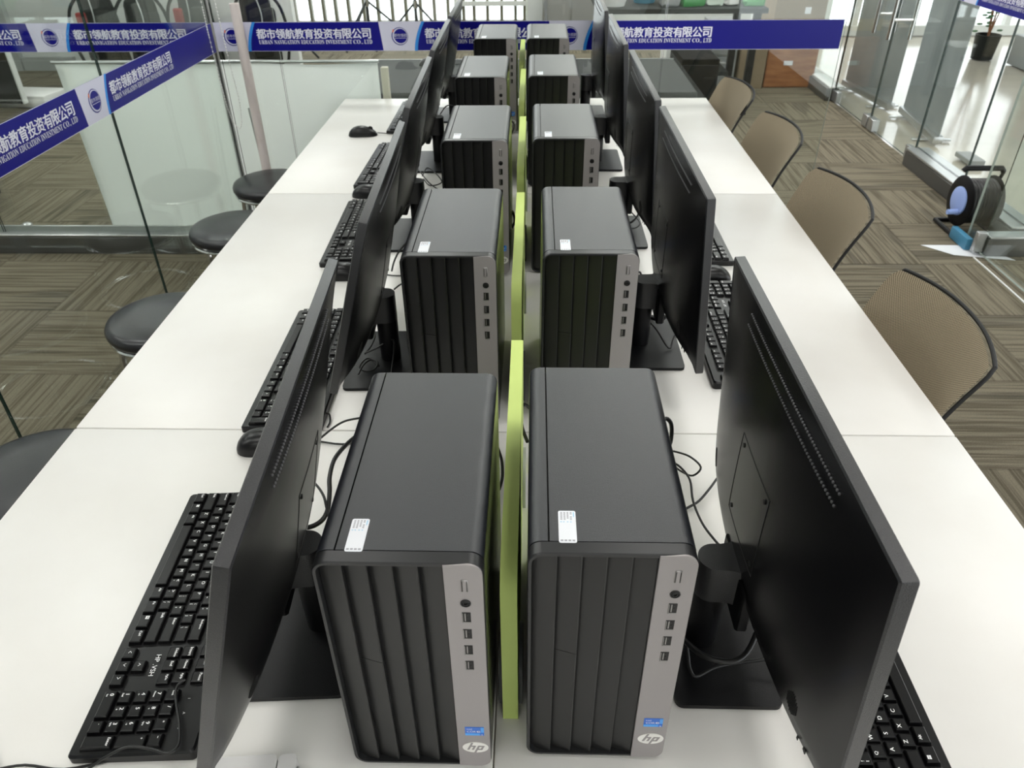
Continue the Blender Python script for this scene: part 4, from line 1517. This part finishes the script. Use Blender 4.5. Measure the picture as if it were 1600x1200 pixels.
MB().box((0, 0, .24), (.22, .34, .48), .004, 1).build('carton', 'carton', t)
MB().box((0, 0, .4805), (.20, .06, .002)).build('tape', 'tape', t)
t = thing('filing_cabinet', 'grey filing cabinet behind the glass, left of the orange brown cabinet', 'cabinet', (1.645, 7.05, 0))
MB().box((0, 0, .26), (.24, .36, .50), .004, 1).build('body', 'grey_box', t)
for z in (.14, .37):
    f = MB().box((0, -.183, z), (.225, .012, .21), .002, 1).build('drawer', 'grey_box', t)
    MB().box((0, -.193, z + .06), (.08, .01, .012), .002, 1).build('handle', 'alu', f)
o = MB().box((1.28, 7.0, .16), (.24, .3, .32), .004, 1).build('storage_box', 'white_metal', None)
tag(o, 'white box standing behind the far black table', 'box')
o = MB().box((.92, 5.3, .19), (.30, .26, .38), .006, 1).build('storage_box', 'red', None)
tag(o, 'dark red box behind the dark desk, below the banner', 'box')

# equipment bags against the white wall
def make_bag():
    t = thing('equipment_bag', 'x', 'bag', (0, 0, 0), 0, 'black equipment bags by the white wall')
    B = MB().box((0, 0, .36), (.34, .22, .66), .06, 3, taper=(.72, .8))
    B.build('body', 'black_fabric', t)
    MB().box((.02, -.125, .22), (.25, .08, .34), .03, 2).build('front_pocket', 'grey_fabric', t)
    MB().box((-.10, -.118, .50), (.08, .05, .14), .01, 1).build('red_patch', 'red', t)
    for sx in (-1, 1):
        MB().tube([(sx * .12, -.03, .70), (sx * .20, -.10, .58), (sx * .23, -.12, .35), (sx * .20, -.08, .12)], .014, 8, smooth=4).build('strap', 'black_fabric', t)
    MB().box((.09, -.09, .52), (.12, .10, .13), .03, 2).build('top_pocket', 'grey_fabric', t)
    MB().box((-.02, -.172, .26), (.16, .02, .12), .008, 1).build('flap_pocket', 'black_fabric', t)
    MB().tube([(-.05, 0, .69), (-.03, 0, .76), (.03, 0, .76), (.05, 0, .69)], .010, 8, smooth=3).build('handle', 'black_fabric', t)
    MB().tube([(.0, -.10, .68), (.02, -.13, .55), (.01, -.14, .42)], .006, 6, smooth=3).build('zip_cord', 'alu', t)
    return t
bag = make_bag()
for i, (x, y, rz, lb) in enumerate(((-3.86, 7.30, 0, 'black bag with a red patch, leftmost of the bags by the white wall'), (-3.42, 7.20, .3, 'black bag in the middle of the bags by the white wall'),
                                    (-3.06, 7.50, -.2, 'black bag partly behind the bead chain, rightmost of the bags'), (-2.45, 7.34, .5, 'black bag behind the pinkish pipe'))):
    if i == 0:
        bag.location, bag.rotation_euler, bag['label'] = (x, y, 0), (0, 0, rz), lb
    else:
        nb = dup(bag, (x, y, 0), rz, lb)
        if i in (1, 3):
            for ch_ in kids(nb):
                if ch_.name.startswith('red_patch'):
                    bpy.data.objects.remove(ch_)

# light stands in front of the far windows
def make_stand():
    t = thing('light_stand', 'x', 'light stand', (0, 0, 0), 0, 'light stands before the far windows')
    MB().cyl((0, 0, .06), .016, 2.2, 10).build('column', 'black', t)
    for k in range(3):
        a = PI / 2 + 2 * PI * k / 3
        l = MB().tube([(.02 * math.cos(a), .02 * math.sin(a), .42), (.50 * math.cos(a), .50 * math.sin(a), .012)], .011, 8).build('leg', 'black', t)
        MB().tube([(.02 * math.cos(a), .02 * math.sin(a), .12), (.25 * math.cos(a), .25 * math.sin(a), .22)], .007, 6).build('brace', 'black', l)
    MB().cyl((0, 0, .38), .026, .07, 12).build('collar', 'chrome', t)
    return t
sd = make_stand()
for i, (x, y, rz, lb) in enumerate(((-2.60, 8.3, .1, 'black light stand before the left end of the far windows'), (-1.21, 8.7, .1, 'black light stand before the far windows, above the last stool side keyboard'),
                                    (-1.75, 8.85, .7, 'black light stand beside the leftmost stand'))):
    if i == 0:
        sd.location, sd.rotation_euler, sd['label'] = (x, y, 0), (0, 0, rz), lb
    else:
        dup(sd, (x, y, 0), rz, lb)

# kiosk and dark cabinet on the left
t = thing('display_kiosk', 'black panel on a white foot at the left edge, behind the banner', 'kiosk', (-4.36, 6.15, 0), -.1)
MB().box((0, .02, .95), (.62, .05, 1.78), .004, 1).build('panel', 'gloss_black', t)
MB().box((.318, .02, .95), (.012, .055, 1.78), .003, 1).build('edge_trim', 'white_metal', t)
MB().box((-.05, .25, .05), (.95, .30, .10), .02, 2).build('foot', 'white_plastic', t)
MB().box((-.25, -.17, .07), (.62, .26, .14), .02, 2).build('foot', 'white_plastic', t)
t = thing('dark_cabinet', 'dark grey cabinet foot cut off by the left picture edge, behind the grey rail', 'cabinet', (-3.36, 4.0, 0))
MB().box((0, 0, .28), (.52, .42, .50), .01, 2).build('body', 'grey_fabric', t)
for sx in (-1, 1):
    for sy in (-1, 1):
        MB().cyl((sx * .23, sy * .18, 0), .02, .035, 12).build('caster', 'rubber', t)
o = MB().lathe([(.0, 0), (.028, 0), (.028, .008), (.018, .014), (.010, .016), (0, .016)], (-2.73, 3.80, 0), 18).build('floor_stop', 'alu', None)
tag(o, 'small round metal stop on the carpet behind the grey rail', 'floor stop')

# ------------------------------------------------------------------ far windows
window_bay('wall_far', -2.95, -.90, YFAR, [-2.92, -2.72, -2.56, -2.41, -2.25, -2.06, -1.885, -1.71, -1.54, -1.36, -1.19, -1.02], .036, 'window_frame')
window_bay('wall_far.001', -.90, -.06, YFAR, [-.88, -.83, -.70, -.535, -.36, -.19, -.08], .036, 'window_frame', z0=.03)
struct(MB().box((-.48, YFAR - .05, .225), (.86, .05, .05)).build('trim_7', 'window_white', smooth=False))
struct(MB().box((-.91, YFAR - .02, 1.4), (.06, .1, 2.8)).build('trim_8', 'window_white', smooth=False))
struct(MB().box((1.22, YFAR, 1.4), (2.56, .1, 2.8)).build('wall_far.002', 'wall_white', smooth=False))
t = thing('steel_cabinet', 'low stainless cabinet by the far wall, right of the far windows', 'cabinet', (.46, 9.75, 0))
MB().box((0, 0, .25), (.66, .5, .50), .01, 2).build('body', 'alu', t)
MB().box((-.16, -.255, .25), (.30, .012, .44), .003, 1).build('door', 'alu', t)
MB().box((.16, -.255, .25), (.30, .012, .44), .003, 1).build('door', 'alu', t)
o = MB().tube([(.18, 9.40, .008), (.17, 9.42, .3), (.19, 9.45, .9)], .016, 8).build('grey_hose', 'clamp', None)
tag(o, 'grey pipe standing before the low stainless cabinet', 'pipe')
window_bay('wall_far.004', 2.5, 8.0, 9.3, [2.52, 2.95, 3.30, 3.62, 3.95, 4.6, 5.3, 6.0, 6.7, 7.4], .06, 'window_white', z0=.10)
struct(MB().box((2.49, 9.75, 1.4), (.06, .95, 2.8)).build('wall_right', 'wall_white', smooth=False))

# ================================================================== corridor
def roll_banner(label, a, b):
    a, b = Vector((*a, 0)), Vector((*b, 0))
    d = b - a
    rz = math.atan2(d.y, d.x)
    t = thing('standing_banner', label, 'banner', ((a + b) / 2), rz, 'grey standing banners in the corridor')
    ln = d.length
    MB().box((0, 0, 1.02), (ln, .006, 1.92)).build('sheet', 'banner_grey', t, smooth=False)
    MB().box((0, 0, .035), (ln + .01, .07, .05), .01, 2).build('base', 'alu', t)
    for sx in (-1, 1):
        MB().box((sx * ln * .35, 0, .006), (.03, .26, .012), .003, 1).build('foot', 'alu', t)
    MB().cyl((0, .03, .05), .01, 1.93, 10).build('pole', 'alu', t)
    return t
roll_banner('grey standing banner in the corridor behind the door handles', (2.74, 6.90), (2.82, 6.10))
roll_banner('grey blue standing banner in the corridor, right of the door handles', (2.885, 6.02), (2.80, 5.22))
t = thing('planter', 'dark pot with a twiggy plant at the corridor window', 'plant', (4.45, 8.02, 0))
MB().lathe([(0, 0), (.095, 0), (.115, .22), (.105, .22), (.10, .19), (0, .19)], (0, 0, 0), 24).build('pot', 'planter', t)
for k in range(7):
    a = k * .9
    MB().tube([(0, 0, .18), (.05 * math.cos(a), .05 * math.sin(a), .5), (.16 * math.cos(a), .16 * math.sin(a), 1.0)], .006, 6, smooth=3).build('twig', 'twig', t)
B = MB()
for k in range(12):
    a, r, z = random.uniform(0, 6.28), random.uniform(.02, .14), random.uniform(.24, .42)
    B.ellipsoid((r * math.cos(a), r * math.sin(a), z), (.030, .018, .010), 8)
o = B.build('foliage', 'leaf', t, ang=80)
o = MB().box((4.78, 7.25, .13), (.40, 1.1, .26), .006, 1).build('window_bench', 'grey_box', None)
tag(o, 'grey ledge along the corridor window, right of the plant', 'bench')
struct(MB().box((5.15, 7.5, 1.4), (.06, 1.8, 2.8)).build('wall_corridor', 'cool_pane', smooth=False))
b = MB()
for y in (4.2, 4.9, 5.6, 6.3, 7.0, 7.7, 8.2):
    b.box((5.10, y, 1.4), (.05, .05, 2.8))
for z in (.30, .62, 1.2):
    b.box((5.10, 6.2, z), (.04, 4.2, .04))
struct(b.build('trim_5', 'window_white', smooth=False))
o = MB().box((2.86, 4.88, .02), (.10, .20, .03), .004, 1).build('floor_spring_box', 'grey_box', None)
tag(o, 'low grey box on the cream tiles behind the base rail', 'box')

# ================================================================== cable reel and paper
t = thing('cable_reel', 'black cable reel with pale blue hub standing by the open glass door', 'cable reel', (2.312, 3.76, 0))
RZ = .162
for sx in (-1, 1):
    MB().lathe([(.03, -.006), (.118, -.006), (.128, 0), (.118, .006), (.03, .006)], (sx * .075, 0, RZ), 36, 0, 'X').build('flange', 'black', t)
B = MB()
pr = [(.05, -.066)]
for k in range(9):
    x = -.064 + .016 * k
    pr += [(.106, x - .006), (.113, x), (.106, x + .006)]
pr.append((.05, .066))
B.lathe(pr, (0, 0, RZ), 36, 0, 'X')
B.build('wound_cable', 'cable', t, ang=70)
MB().lathe([(0, -.004), (.064, -.004), (.072, 0), (.072, .008), (0, .008)], (-.088, 0, RZ), 32, 0, 'X').build('hub_face', 'reel_blue', t)
MB().cyl((-.145, -.04, .118), .013, .05, 16, axis='X').build('crank_knob', 'reel_blue', t)
MB().tube([(.105, .115, .012), (.112, .08, .16), (.105, .02, .31)], .009, 8, smooth=3).build('side_frame', 'black', t)
for sx in (-1, 1):
    MB().tube([(sx * .105, -.20, .013), (sx * .105, .12, .013)], .011, 8).build('base_tube', 'black', t)
MB().tube([(-.10, .02, .31), (-.09, .02, .325), (.09, .02, .325), (.10, .02, .31)], .014, 10).build('carry_handle', 'black', t)
MB().box((-.108, -.17, .032), (.032, .17, .060), .006, 2).build('foot_block', 'reel_foot', t)
MB().box((0, .12, .012), (.21, .02, .02), .004, 1).build('rear_bar', 'black', t)
o = MB().poly_prism([(2.005, 3.57, .001), (2.118, 3.452, .001), (2.385, 3.392, .001), (2.28, 3.565, .001)], (0, 0, .001)).build('paper_sheet', 'paper', None, smooth=False)
tag(o, 'white paper strip on the carpet under the blue reel foot', 'paper')
